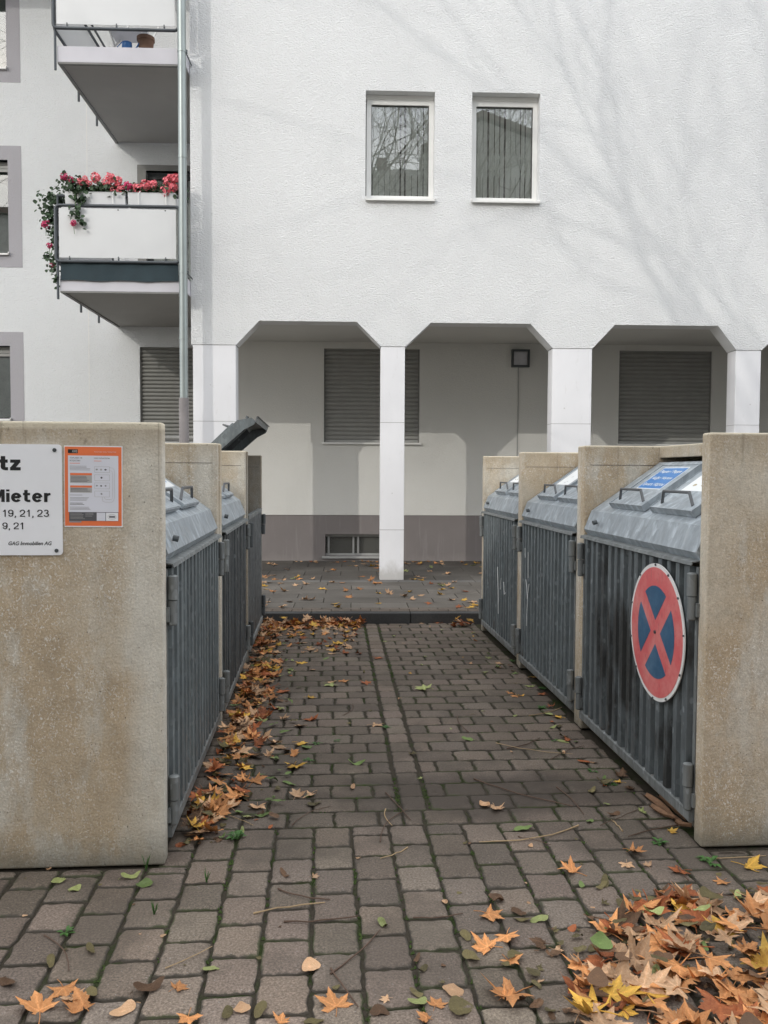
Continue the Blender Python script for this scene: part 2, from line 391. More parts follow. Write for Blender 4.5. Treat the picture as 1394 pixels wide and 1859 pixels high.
def m_joint():
    n = NT('joint_dirt', .95, 0, .1)
    g = n.ramp(n.noise(5, 6, n.pos, .7), [(.50, 0.), (.62, 1.)])
    c = n.mix(n.noise(90, 3, n.pos), (.036, .031, .024), (.080, .068, .052))
    c = n.mix(n.math('MULTIPLY', g, .85), c, n.mix(n.noise(120, 2, n.pos), (.016, .026, .008), (.042, .064, .016)))
    n.color(c); n.bump(n.noise(150, 4, n.pos), .9, .008); return n.m
M['joint'] = m_joint()
def m_slab(name, a, b):
    n = NT(name, .8, 0, .3)
    c = n.mix(n.ramp(n.noise(1.3, 6, n.pos), [(.35, 0.), (.65, 1.)]), a, b); c = n.mix(1.0, c, n.attr('tone'), 'MULTIPLY')
    c = n.mix(1.0, c, n.ramp(n.noise(150, 3, n.pos), [(.3, .75), (.7, 1.25)]), 'MULTIPLY')
    n.color(c); n.bump(n.noise(140, 3, n.pos), .3, .003); return n.m
M['slab'] = m_slab('pavement_slab', (.11, .098, .084), (.155, .14, .122))
M['slab_d'] = m_slab('arcade_slab', (.085, .077, .068), (.12, .11, .098))
M['kerb'] = m_slab('kerb_stone', (.045, .045, .045), (.075, .075, .073))
M['street'] = m_slab('ground_far', (.06, .058, .055), (.085, .08, .076))

def m_leaf(name, c1, c2, c3):
    n = NT(name, .62, 0, .35)
    k = n.noise(22, 5, n.co, .65); r = n.orand()
    c = n.mix(n.ramp(k, [(.3, 0.), (.6, 1.)]), c1, c2)
    c = n.mix(n.math('MULTIPLY', n.ramp(n.noise(60, 4), [(.55, 0.), (.68, 1.)]), .55), c, c3)
    br = n.math('MULTIPLY_ADD', r, .55); br.node.inputs[2].default_value = .68
    c = n.mix(1.0, c, br, 'MULTIPLY'); c = n.mix(1.0, c, n.attr('tone'), 'MULTIPLY')
    n.color(c); n.bump(n.noise(75, 3), .5, .004)
    n.b.inputs['Subsurface Weight'].default_value = 0
    return n.m
LC = {
 'orange': ((.72, .36, .15), (.60, .25, .085), (.34, .14, .05)),
 'tan': ((.68, .46, .29), (.55, .32, .17), (.32, .17, .09)),
 'rust': ((.44, .15, .055), (.32, .09, .03), (.16, .05, .02)),
 'yellow': ((.80, .52, .10), (.70, .38, .06), (.42, .20, .04)),
 'green': ((.20, .27, .09), (.15, .22, .065), (.09, .12, .035)),
 'pale_green': ((.42, .45, .19), (.32, .36, .13), (.2, .22, .07)),
 'olive': ((.20, .165, .07), (.13, .105, .045), (.055, .045, .02)),
 'brown': ((.19, .105, .055), (.12, .065, .035), (.05, .03, .015)),
}
ML = {k: m_leaf('leaf_'+k, *v) for k, v in LC.items()}
M['twig'] = plain('twig_bark', (.10, .06, .04), .8)
M['straw'] = plain('twig_pale', (.38, .27, .15), .8)
M['weed'] = plain('weed_green', (.05, .13, .025), .6, 0, .3, 30)
M['ger_leaf'] = plain('geranium_leaf', (.028, .06, .022), .6, 0, .5, 30)
M['ger_pink'] = plain('geranium_petal', (.86, .20, .24), .6, 0, .25, 40)
M['ger_mag'] = plain('geranium_magenta', (.62, .05, .16), .6, 0, .3, 40)
M['bark'] = plain('plane_bark', (.20, .18, .14), .9, 0, .4, 3)
M['box_w'] = plain('planter_white', (.72, .73, .74), .5, 0, .03)
M['terra'] = plain('terracotta', (.20, .12, .08), .8)
M['blue_p'] = plain('blue_plastic', (.04, .16, .42), .4)
M['pink_p'] = plain('pink_plastic', (.75, .42, .50), .5)
M['h_wall'] = smooth_paint('opposite_render', (.55, .54, .50))
M['h_roof'] = plain('opposite_tiles', (.14, .09, .075), .8)
M['bulb'] = plain('lamp_diffuser', (.52, .52, .55), .4)

_tc = bpy.data.curves
def text(mb, s, x0, x1, z0, z1, bold=0.0, shear=0.0, y=0.0, th=.0006, fit=True):
    """letters as solid prisms fitted into the box x0..x1, z0..z1 facing -Y"""
    c = _tc.new('t', 'FONT'); c.body = s; c.size = 1; c.offset = bold; c.shear = shear; c.resolution_u = 5
    o = bpy.data.objects.new('t', c); COL.objects.link(o)
    dg = bpy.context.evaluated_depsgraph_get(); me = bpy.data.meshes.new_from_object(o.evaluated_get(dg))
    bpy.data.objects.remove(o); bpy.data.curves.remove(c)
    if not me.vertices: return
    xs = [v.co.x for v in me.vertices]; ys = [v.co.y for v in me.vertices]
    ax, bx, ay, by = min(xs), max(xs), min(ys), max(ys)
    mb.add([(x0+(v.co.x-ax)/(bx-ax)*(x1-x0), y, z0+(v.co.y-ay)/(by-ay)*(z1-z0)) for v in me.vertices], [tuple(p.vertices) for p in me.polygons])
    bpy.data.meshes.remove(me)

# ------------------------------------------------------------------ the ground
g = MB(); g.box(-60, 60, -40, 60, -.14, -.045); tag(g.build('ground', M['street']), kind='structure')
g = MB(); g.add([(-4.5, -1.5, -.011), (6.2, -1.5, -.011), (6.2, 8.5, -.011), (-4.5, 8.5, -.011)], [(0, 1, 2, 3)])
tag(g.build('joint_soil', M['joint'], recalc=False), kind='structure')

def paver(mb, x0, x1, y0, y1, rnd, gk=1.0, tk=1.0):
    """worn, dished-corner block with a rounded arris"""
    gx = .003+rnd.random()*.003; gy = (.003+rnd.random()*.003)*gk
    x0 += gx; x1 -= gx; y0 += gy; y1 -= gy
    if x1-x0 < .025 or y1-y0 < .025: return
    dz = rnd.uniform(-.001, .001); tx = rnd.uniform(-.012, .012); ty = rnd.uniform(-.012, .012)
    cx, cy = (x0+x1)/2, (y0+y1)/2; t = rnd.uniform(.70, 1.2)*tk; mb.col = (t*rnd.uniform(.98, 1.05), t, t*rnd.uniform(.95, 1.02))
    rot = rnd.uniform(-.012, .012)
    rings = []
    for inset, z in ((0, -.03), (0.0005, -.010), (.003, -.0060), (.010, -.0026), (.026, .0002)):
        pts = []
        ux0, ux1, uy0, uy1 = x0+inset, x1-inset, y0+inset, y1-inset; r = .008
        nE = 5
        for (ax, ay, bx, by) in ((ux0, uy0, ux1, uy0), (ux1, uy0, ux1, uy1), (ux1, uy1, ux0, uy1), (ux0, uy1, ux0, uy0)):
            L = hypot(bx-ax, by-ay); dx, dy = (bx-ax)/L, (by-ay)/L
            for k in range(nE+1):
                s = r+(L-2*r)*k/nE
                pts.append([ax+dx*s, ay+dy*s])
        rings.append((pts, z))
    n = len(rings[0][0]); jit = [(rnd.gauss(0, .0024), rnd.gauss(0, .0024)) for _ in range(n)]
    vs = []
    for pts, z in rings:
        for k, (x, y) in enumerate(pts):
            x += jit[k][0]; y += jit[k][1]
            dx, dy = x-cx, y-cy
            vs.append((cx+dx-rot*dy, cy+dy+rot*dx, z+dz+tx*dx+ty*dy))
    fs = []
    for i in range(len(rings)-1):
        for k in range(n): fs.append((i*n+k, i*n+(k+1) % n, (i+1)*n+(k+1) % n, (i+1)*n+k))
    fs.append(tuple(range(4*n, 5*n)))
    mb.add(vs, fs)

pv = MB(); rnd = random.Random(11)
CW, RL = .1575, .1925
YB = 3.575
# street side: columns running with the lane, blocks staggered
k0 = -26
for k in range(k0, 36):
    x0 = .130+k*CW-.004*k*0; off = (.0 if k % 2 else .5)*RL+rnd.uniform(-.01, .01)
    y = YB
    first = True
    while y > -.3:
        L = RL if not first else (RL if off == 0 else max(.06, off) if off > .02 else RL)
        if first and k % 2: L = RL
        y0 = y-L
        if y0 < 3.56:
            for (ya, yb) in (((y0, y),) if y <= 3.25 or (x0 > -.6 and x0+CW < 1.55) else ((y0, min(y, 3.25)), (max(y0, 3.25), y))):
                xa, xb = x0, x0+CW
                if ya >= 3.249: xa, xb = max(xa, -.62), min(xb, 1.56)
                if yb-ya > .03 and xb-xa > .03: paver(pv, xa, xb, ya, yb, rnd)
        y = y0; first = False
# lane: courses across with a centre strip of single blocks
y = YB; r = 0
while y < 8.46:
    y1 = min(y+.160, 8.475); ym = (y+y1)/2; s0 = .352+(ym-3.73)*.0165; s1 = s0+.142
    if r == 0: s0 = s1 = .36
    if r: paver(pv, s0+.010, s1-.010, y, y1, rnd, .15, 1.22)
    step = .198; st = (0 if r % 2 else step/2)+rnd.uniform(-.012, .012)
    x = s0; first = True
    while x > -.60:
        L = (st if first and st > .05 else step)*rnd.uniform(.97, 1.03); xa = max(x-L, -.62)
        if x-xa > .04: paver(pv, xa, x, y, y1, rnd)
        x -= L; first = False
    x = s1; first = True
    while x < 1.53:
        L = (step-st if first and step-st > .05 else step)*rnd.uniform(.97, 1.03); xb = min(x+L, 1.545)
        if xb-x > .04: paver(pv, x, xb, y, y1, rnd)
        x += L; first = False
    y = y1; r += 1
tag(pv.build('paving', M['paver'], recalc=False, cols=True), kind='structure')

A_ = -.0388; FD = 11.063
def FW(x, y, z=0):
    return Vector((x*cos(A_)-y*sin(A_), FD+x*sin(A_)+y*cos(A_), z))
FR = Matrix.Rotation(A_, 4, 'Z')
# kerb, brick edging and pavement share the building's bearing (built in its frame)
def site(name, kind='structure'):
    pass
rn = random.Random(5)
kb = MB(); x = -9.0
while x < 9:
    kb.col = (rn.uniform(.85, 1.15),)*3; kb.box(x+.003, x+.997, -2.56, -2.435, -.1, .100, .008); x += 1.0
o = kb.build('kerb', M['kerb'], cols=True, smooth=True); o.matrix_world = Matrix.Translation((0, FD, 0))@FR; tag(o, kind='structure')
pm = MB(); pm.box(-9, 9, -2.43, 2.45, -.1, .094); o = pm.build('pavement_bed', M['joint']); o.matrix_world = Matrix.Translation((0, FD, 0))@FR; tag(o, kind='structure')
pm = MB()
def slab(mb, x0, x1, y0, y1, g_, zt):
    t = rn.uniform(.85, 1.15); mb.col = (t, t, t); dz = rn.uniform(-.0012, .0012)
    zb = lambda y: .103+(y+2.43)*.0048+dz
    xa, xb, ya, yb = x0+g_, x1-g_, y0+g_, y1-g_; e = .004
    vs = [(xa, ya, .09), (xb, ya, .09), (xb, yb, .09), (xa, yb, .09),
          (xa, ya, zb(ya)-e), (xb, ya, zb(ya)-e), (xb, yb, zb(yb)-e), (xa, yb, zb(yb)-e),
          (xa+e, ya+e, zb(ya)), (xb-e, ya+e, zb(ya)), (xb-e, yb-e, zb(yb)), (xa+e, yb-e, zb(yb))]
    fs = [(i, (i+1) % 4, (i+1) % 4+4, i+4) for i in range(4)]+[(i+4, (i+1) % 4+4, (i+1) % 4+8, i+8) for i in range(4)]+[(8, 9, 10, 11)]
    mb.add(vs, fs)
pb = MB()
for r_ in range(2):
    x = -4.0+r_*.1
    while x < 7: slab(pb, x, x+.2, -2.43+r_*.1, -2.33+r_*.1, .003, 0); x += .2
o = pb.build('brick_edging', M['paver'], recalc=False, cols=True); o.matrix_world = Matrix.Translation((0, FD, 0))@FR; tag(o, kind='structure')
yy = -2.23; r_ = 0
while yy < .0-.2:
    x = -8.0+(r_ % 2)*.3
    while x < 9: slab(pm, x, x+.6, yy, yy+.34, .0035, 0); x += .6
    yy += .34; r_ += 1
yF = yy
o = pm.build('pavement', M['slab'], recalc=False, cols=True); o.matrix_world = Matrix.Translation((0, FD, 0))@FR; tag(o, kind='structure')
pm = MB(); x = -8.0
while x < 9: slab(pm, x, x+1.0, yF, yF+.16, .0035, 0); x += 1.0
o = pm.build('pavement_strip', M['fascia_c'] if 'fascia_c' in M else m_slab('light_strip', (.13, .125, .115), (.17, .16, .15)), recalc=False, cols=True); o.matrix_world = Matrix.Translation((0, FD, 0))@FR; tag(o, kind='structure')
pm = MB(); yy = yF+.16; r_ = 0
while yy < 2.5:
    x = -8.0+(r_ % 2)*.25
    while x < 9: slab(pm, x, x+.5, yy, min(yy+.5, 2.5), .0025, 0); x += .5
    yy += .5; r_ += 1
o = pm.build('arcade_floor', M['slab_d'], recalc=False, cols=True); o.matrix_world = Matrix.Translation((0, FD, 0))@FR; tag(o, kind='structure')

# ------------------------------------------------------------------ the apartment building
B = thing('apartment_building', 'white roughcast apartment block with chamfered arcade openings and two balconies on its left wing', 'building', (0, FD, 0), A_)
BW = 2.3    # depth of the arcade
rect = lambda x0, x1, z0, z1: [(x0, z0), (x1, z0), (x1, z1), (x0, z1)]
pil = [(-1.635, -1.09), (.766, 1.077), (2.992, 3.508), (5.405, 5.737), (7.61, 8.12)]
bot = [(-1.655, 3.132)]
tops = [(-.792, .457), (1.407, 2.70), (3.80, 5.16), (6.06, 7.31)]
for i, (a, b) in enumerate(pil):
    if i > 0: bot.append((a, 3.132))
    bot.append((b+.004, 3.132))
    if i < 4: bot += [(tops[i][0], 3.44), (tops[i][1], 3.44)]
bot[-1] = (9.0, 3.132)
outer = bot+[(9.0, 9.6), (-1.655, 9.6)]
W1 = (.56, 1.44, 4.995, 6.35); W2 = (1.915, 2.788, 4.99, 6.355)
f = MB(); f.holes(outer, [rect(*W1), rect(*W2)], 0, .28)
f.box(-1.655, -1.375, .28, BW, 3.53, 9.6)                       # return wall beside the balconies
f.build('facade_wall', M['stucco'], B)
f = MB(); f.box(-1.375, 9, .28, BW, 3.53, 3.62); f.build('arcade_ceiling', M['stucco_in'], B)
f = MB(); f.box(-9.2, 9.2, -.05+.35, 12, 9.6, 9.75); f.box(-1.8, 9.2, -.15, .3, 9.6, 9.75); f.build('roof', M['frame_g'], B)
# rear wall: wing + arcade, with its window openings
SH = [(-2.875, -1.35, 2.03, 3.425), (-.045, 1.445, 1.98, 3.432), (4.583, 6.062, 1.985, 3.447)]
DR = [(-2.76, -1.72, 3.93, 6.09)]
LW = [(-5.9, -4.835, 4.82, 6.215), (-5.9, -4.84, 2.31, 3.42), (-5.9, -4.83, 7.58, 9.0)]
BWN = [(-.02, .95, .20, .545)]
wl = MB()
hl = [rect(*h) for h in SH[:1]+DR+LW]
wl.holes([(-9, .85), (-1.50, .85), (-1.50, 3.53), (-1.50, 9.6), (-9, 9.6)], [rect(-2.875, -1.52, 2.03, 3.425), rect(-2.76, -1.53, 3.93, 6.09)]+[rect(*h) for h in LW], BW, BW+.3)
wl.build('wing_wall', M['stucco_l'], B)
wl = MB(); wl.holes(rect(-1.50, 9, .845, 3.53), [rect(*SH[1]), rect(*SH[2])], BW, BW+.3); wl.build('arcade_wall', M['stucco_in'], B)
wl = MB(); wl.holes(rect(-9, 9, -.1, .843), [rect(*BWN[0])], BW+.012, BW+.3); wl.build('plinth', M['plinth'], B)
wl = MB(); wl.box(8.7, 9, .3, BW, -.1, 3.53); wl.box(-9, -8.7, BW+.3, 12, -.1, 9.6); wl.box(8.7, 9, BW+.3, 12, -.1, 9.6); wl.box(-9, 9, 12, 12.3, -.1, 9.6); wl.box(-8.7, 8.7, BW+1.2, BW+1.3, 0, 9.5)
wl.build('inner_wall', M['interior'], B)
for i, (a, b) in enumerate(pil):
    p = MB(); p.box(a, b, .006, .262, .1, 3.129, .006)
    zj = 2.16 if i != 1 else 1.02
    q = p.build('pillar', M['pillar'], B, smooth=True)
    j = MB(); j.box(a-.001, b+.001, .0045, .2635, 2.155, 2.159)
    if i == 1: j.box(a-.001, b+.001, .0045, .2635, .765, .770)
    j.build('render_seam', M['frame_g'], q)
    j = MB(); j.box(a-.004, b+.004, .003, .265, 3.1290, 3.1315); j.build('shadow_strip', M['seam_shade'], q)  # dark strip painted in for the shadow line under the overhanging beam
def window(name, x0, x1, z0, z1, yf, fw, fm, sill=True, curtain=True, sash=True):
    """frame set back in its reveal, pane and curtain behind it"""
    fr = MB(); t = .07
    fr.holes(rect(x0, x1, z0, z1), [rect(x0+fw, x1-fw, z0+fw*1.3, z1-fw)], yf, yf+t)
    fo = fr.build(name, fm, B)
    pn = MB(); pn.box(x0+fw-.004, x1-fw+.004, yf+.038, yf+.044, z0+fw*1.3-.004, z1-fw+.004); pn.build('pane', M['glass'], fo)
    gk = MB(); gk.holes(rect(x0+fw-.001, x1-fw+.001, z0+fw*1.3-.001, z1-fw+.001), [rect(x0+fw+.006, x1-fw-.006, z0+fw*1.3+.006, z1-fw-.006)], yf+.024, yf+.037)
    gk.build('gasket', M['black'], fo)
    if sill:
        sl = MB(); sl.prism([(yf-.002, z0+.006), (yf-.002, z0-.022), (-.048, z0-.034), (-.052, z0-.034), (-.052, z0-.012)] if yf < 1 else [(yf-.002, z0+.006), (yf-.002, z0-.022), (BW-.048, z0-.034), (BW-.048, z0-.010)], x0-.012, x1+.012, 'x')
        for xx in (x0-.012, x1+.002): sl.box(xx, xx+.010, (-.052 if yf < 1 else BW-.048), yf-.004, z0-.030, z0+.012)
        sl.build('sill', M['frame_w'], fo)
    if curtain:
        cu = MB(); rr = random.Random(int(x0*100)+3); x = x0+.02; k = 0
        while x < x1-.02:
            wv = rr.uniform(.058, .082); xe = min(x+wv-rr.choice([.004, .006, .012, .022]), x1)
            n_ = 40; pts = []
            for i in range(n_+1):
                z = z0+.05+(z1-z0-.1)*i/n_; fz = (z-z0)/(z1-z0)
                e = .006*abs(sin(i*1.9))*(1 if .28 < fz < .52 else 0)
                pts.append((xe+e, z))
            lft = [(x-(.006*abs(cos(i*2.3)) if .28 < i/n_ < .52 else 0), z0+.05+(z1-z0-.1)*i/n_) for i in range(n_+1)]
            yv = yf+.062+rr.uniform(-.008, .008)
            vs = [(a_, yv, b_) for a_, b_ in lft]+[(a_, yv+rr.uniform(-.01, .01)*0, b_) for a_, b_ in pts]
            cu.add(vs, [(i, i+1, i+n_+2, i+n_+1) for i in range(n_)])
            x += wv; k += 1
        cu.build('curtain', M['curtain'], fo)
    return fo
for W_ in (W1, W2):
    fo = window('window', W_[0]+.012, W_[1]-.002, W_[2]+.005, W_[3]-.055, .135, .062, M['frame_w'])
    bx = MB(); bx.box(W_[0]+.002, W_[1]-.002, .125, .27, W_[3]-.054, W_[3]-.002, .004); bx.build('shutter_box', M['frame_w'], fo)
    rm = MB(); rm.holes(rect(W_[0]-.5, W_[1]+.5, W_[2]-.6, W_[3]+.1), [], 2.0, 2.02); rm.build('dark_backing', M['interior'], fo)  # flat dark board stands in for the unlit room behind the pane
# wing windows with grey painted surrounds
for k, h in enumerate(LW):
    s = .2
    sr = MB(); sr.holes(rect(h[0]-s, h[1]+s+.003, h[2]-.215, h[3]+.21), [rect(*h)], BW-.004, BW+.25); so = sr.build('window_surround', M['lilac'], B)
    fo = window('window', h[0], h[1], h[2], h[3], BW+.12, .014, M['frame_d'], True, False)
    bk_ = MB(); bk_.box(h[0]+.01, h[1]-.004, BW+.175, BW+.18, h[2]+.01, h[3]-.01); bk_.build('curtain', M['curtain_d'], fo)
    bl = MB()
    for i in range(3): bl.box(h[0]+.01, h[1]-.005, BW+.09, BW+.10, h[3]-.05*(i+1), h[3]-.05*i-.006)
    bl.build('blind', M['shut'], fo)
# balcony door
h = DR[0]
fo = window('balcony_door', h[0], h[1]+.19, h[2], h[3]-.02, BW+.10, .07, M['frame_d'], False)
sr = MB(); sr.holes([(h[0]-.13, h[2]), (h[1]+.17, h[2]), (h[1]+.17, h[3]+.085), (h[0]-.13, h[3]+.085)], [rect(h[0], h[1]+.1, h[2]+.01, h[3])], BW-.01, BW+.1); sr.build('door_surround', M['frame_g'], fo)
# roller shutters
for k, h in enumerate(SH):
    sm = MB(); x0, x1, z0, z1 = h; x1 = min(x1, -1.52) if k == 0 else x1
    zz = z0+.045; pitch = .066 if k else .060
    prof = []
    while zz < z1-.004:
        ze = min(zz+pitch, z1)
        d = BW+.055
        pts = [(d+.014, zz), (d+.002, zz+.003), (d-.008, zz+pitch*.2), (d-.013, zz+pitch*.45), (d-.010, zz+pitch*.68), (d+.001, zz+pitch*.86), (d+.014, zz+pitch*.88)]
        vs = [(x0, a_, min(b_, z1)) for a_, b_ in pts]+[(x1, a_, min(b_, z1)) for a_, b_ in pts]
        n_ = len(pts); sm.add(vs, [(i, i+1, i+1+n_, i+n_) for i in range(n_-1)])
        zz += pitch
    sm.box(x0, x1, BW+.068, BW+.075, z0, z1)
    sh = sm.build('roller_shutter', M['shut'] if k else M['shut_d'], B)
    eb = MB(); eb.box(x0+.01, x1-.01, BW+.040, BW+.064, z0+.004, z0+.042, .004); eb.build('end_bar', M['cable'], sh)
    gd = MB(); gd.box(x0+.001, x0+.022, BW+.030, BW+.066, z0+.002, z1-.001); gd.box(x1-.022, x1-.001, BW+.030, BW+.066, z0+.002, z1-.001); gd.build('guide_rail', M['frame_g'], sh)
    si = MB(); si.box(x0-.03, x1+.03 if k else x1, BW-.05, BW+.05, z0-.03, z0-.001, .004); si.build('sill', M['frame_w'] if k else M['frame_g'], sh)
# cellar window
x0, x1, z0, z1 = BWN[0]
cw = MB(); cw.box(x0+.002, x1-.002, BW+.10, BW+.16, z0+.002, z0+.035); cw.box(x0+.002, x1-.002, BW+.10, BW+.16, z1-.045, z1-.002)
for xx in (x0+.035, x0+.425, x0+.50, x1-.05): cw.box(xx, xx+.03, BW+.10, BW+.15, z0+.036, z1-.046)
cf = cw.build('cellar_window', M['cable'], B)
me_ = MB(); me_.box(x0+.01, x1-.01, BW+.125, BW+.13, z0+.03, z1-.04); me_.build('wire_mesh', M['wiremesh'], cf)
cs = MB(); cs.box(x0-.05, x1+.05, BW-.03, BW+.10, z0-.035, z0-.001, .006); cs.build('sill', M['cable'], cf)
# wall lamp with its cable
lf = MB(); lf.holes(rect(2.873, 3.152, 3.165, 3.437), [rect(2.903, 3.122, 3.195, 3.407)], BW-.075, BW); lo = lf.build('wall_lamp', M['iron'], B)
ld = MB(); ld.box(2.904, 3.121, BW-.055, BW-.02, 3.196, 3.406, .008); ld.build('diffuser', M['bulb'], lo)
cb = MB(); cb.tube([(2.985, BW-.008, 3.165), (2.99, BW-.008, 2.6), (2.983, BW-.008, 2.0), (2.986, BW-.008, .85)], .007, 6); cb.build('cable', M['cable'], lo)
# expansion joint on the wing
ej = MB(); ej.box(-3.652, -3.641, BW-.0035, BW+.01, .85, 9.5); ej.build('expansion_joint', M['frame_w'], B)
# downpipe
dp = MB(); PX, PY = -1.684, -.34
dp.tube([(PX-.004, PY, 9.4), (PX, PY, 5.0), (PX+.002, PY, 2.40)], .051, 20)
for z in (8.9, 6.615, 5.35, 3.955, 3.15): dp.tube([(PX, PY, z-.012), (PX, PY, z+.012)], .0555, 20)
po = dp.build('downpipe', M['pipe'], B, smooth=True)
dp = MB(); dp.tube([(PX, PY, .1), (PX, PY, 2.42)], .060, 20); dp.build('standpipe', M['pipe_low'], po, smooth=True)
for z in (6.615, 3.955):
    cl = MB(); cl.tube([(PX, PY, z), (PX+.045, PY+.08, z), (PX+.05, .0, z)], .008, 6); cl.tube([(PX+.055, PY, z+.02), (PX+.055, PY, z-.02)], .014, 8)
    cl.build('clamp', M['iron'], po)

# balconies
def balcony(zs, zt, zf0, zf1, screen, name='balcony'):
    XL, XR, YF = -3.215, -1.66, -.25
    s = MB(); s.box(XL, XR, YF, BW-.003, zs+.018, zt, .006)
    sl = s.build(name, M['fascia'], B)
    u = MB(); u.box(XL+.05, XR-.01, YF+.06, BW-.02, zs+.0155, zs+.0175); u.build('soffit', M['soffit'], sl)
    u = MB(); u.box(XL+.003, XR, YF+.003, YF+.05, zs, zs+.0165); u.box(XL+.003, XL+.045, YF+.055, BW-.01, zs, zs+.0165); u.build('drip_edge', M['frame_g'], sl)
    r = MB(); xl, xr, y = XL-.03, -1.735, YF-.045; R = .05
    def rr_path(a0, a1, b0, b1):
        p = []
        for (cx, cz, t0) in ((a1-R, b1-R, 0), (a0+R, b1-R, pi/2), (a0+R, b0+R, pi), (a1-R, b0+R, 3*pi/2)):
            for k in range(5): t = t0+pi/2*k/4; p.append((cx+R*cos(t), cz+R*sin(t)))
        p.append(p[0]); return p
    r.tube([(a_, y, b_) for a_, b_ in rr_path(xl, xr, zf0, zf1)], .019, 10, False)
    r.tube([(xl, a_, b_) for a_, b_ in rr_path(y+.04, BW-.1, zf0, zf1)], .019, 10, False)
    for yy in (y, .62, 1.42): r.tube([(xl+.012, yy+(.03 if yy < 0 else 0), zs-.085), (xl+.012, yy+(.03 if yy < 0 else 0), zf0+.02)], .016, 8)
    r.tube([(xl+.01, y+.05, zf1+.13), (xr+.05, y+.05, zf1+.13)], .016, 8); r.tube([(xl+.01, y+.05, zf1+.13), (xl+.01, BW-.1, zf1+.13)], .016, 8)
    for xx in (xl+.012, -2.5, xr+.02): r.tube([(xx, y+.05, zf1), (xx, y+.05, zf1+.13)], .012, 8)
    r.build('railing', M['rail'], sl, smooth=True)
    p = MB(); p.box(xl+.045, xr-.040, y-.008, y-.002, zf0+.045, zf1-.035); p.box(xl-.008, xl-.002, y+.09, BW-.15, zf0+.045, zf1-.035); p.build('panel', M['panel'], sl)
    bt = MB()
    for xx in (xl+.17, (xl+xr)/2+.01, xr-.17):
        for zz in (zf0+.055, zf1-.05): bt.tube([(xx, y-.012, zz), (xx, y-.008, zz)], .009, 8)
        bt.box(xx-.010, xx+.010, y-.006, y+.006, zf0+.01, zf0+.045)
    bt.build('bolt', M['rail'], sl)
    if screen:
        c = MB(); n_ = 30; X = [xl+.05+(xr-.02-xl-.05)*i/n_ for i in range(n_+1)]
        vs = [(x, YF-.022+.004*sin(i*1.1), zt-.065+.006*sin(i*.5)) for i, x in enumerate(X)]+[(x, YF-.03+.004*sin(i*.9+1), zf0-.012) for i, x in enumerate(X)]
        c.add(vs, [(i, i+1, i+n_+2, i+n_+1) for i in range(n_)]); c.build('windscreen', M['fabric'], sl, smooth=True, recalc=False)
    return sl
balcony(3.715, 3.925, 4.085, 4.765, True)
balcony(6.485, 6.695, 6.885, 7.57, False)
b3 = None

# ------------------------------------------------------------------ bin shelters
def wall_mesh(mb, sg, y0, y1, up=0.0):
    L = 1.35; zt = 1.668; t = .072; bv = .011
    X = lambda s: sg*s
    mb.box(X(0), X(L), y0, y0+t, 0, zt+up, bv); mb.box(X(0), X(L), y1-t, y1, 0, zt, bv)
    mb.box(X(.445), X(L-.002), y0+t-.004, y1-t+.004, 1.598, zt-.002, .006)
    mb.box(X(L-.08), X(L-.003), y0+t-.004, y1-t+.004, 0, 1.60)
    mb.box(X(.055), X(L-.085), y0+t-.004, y1-t+.004, 0, .068, .006)

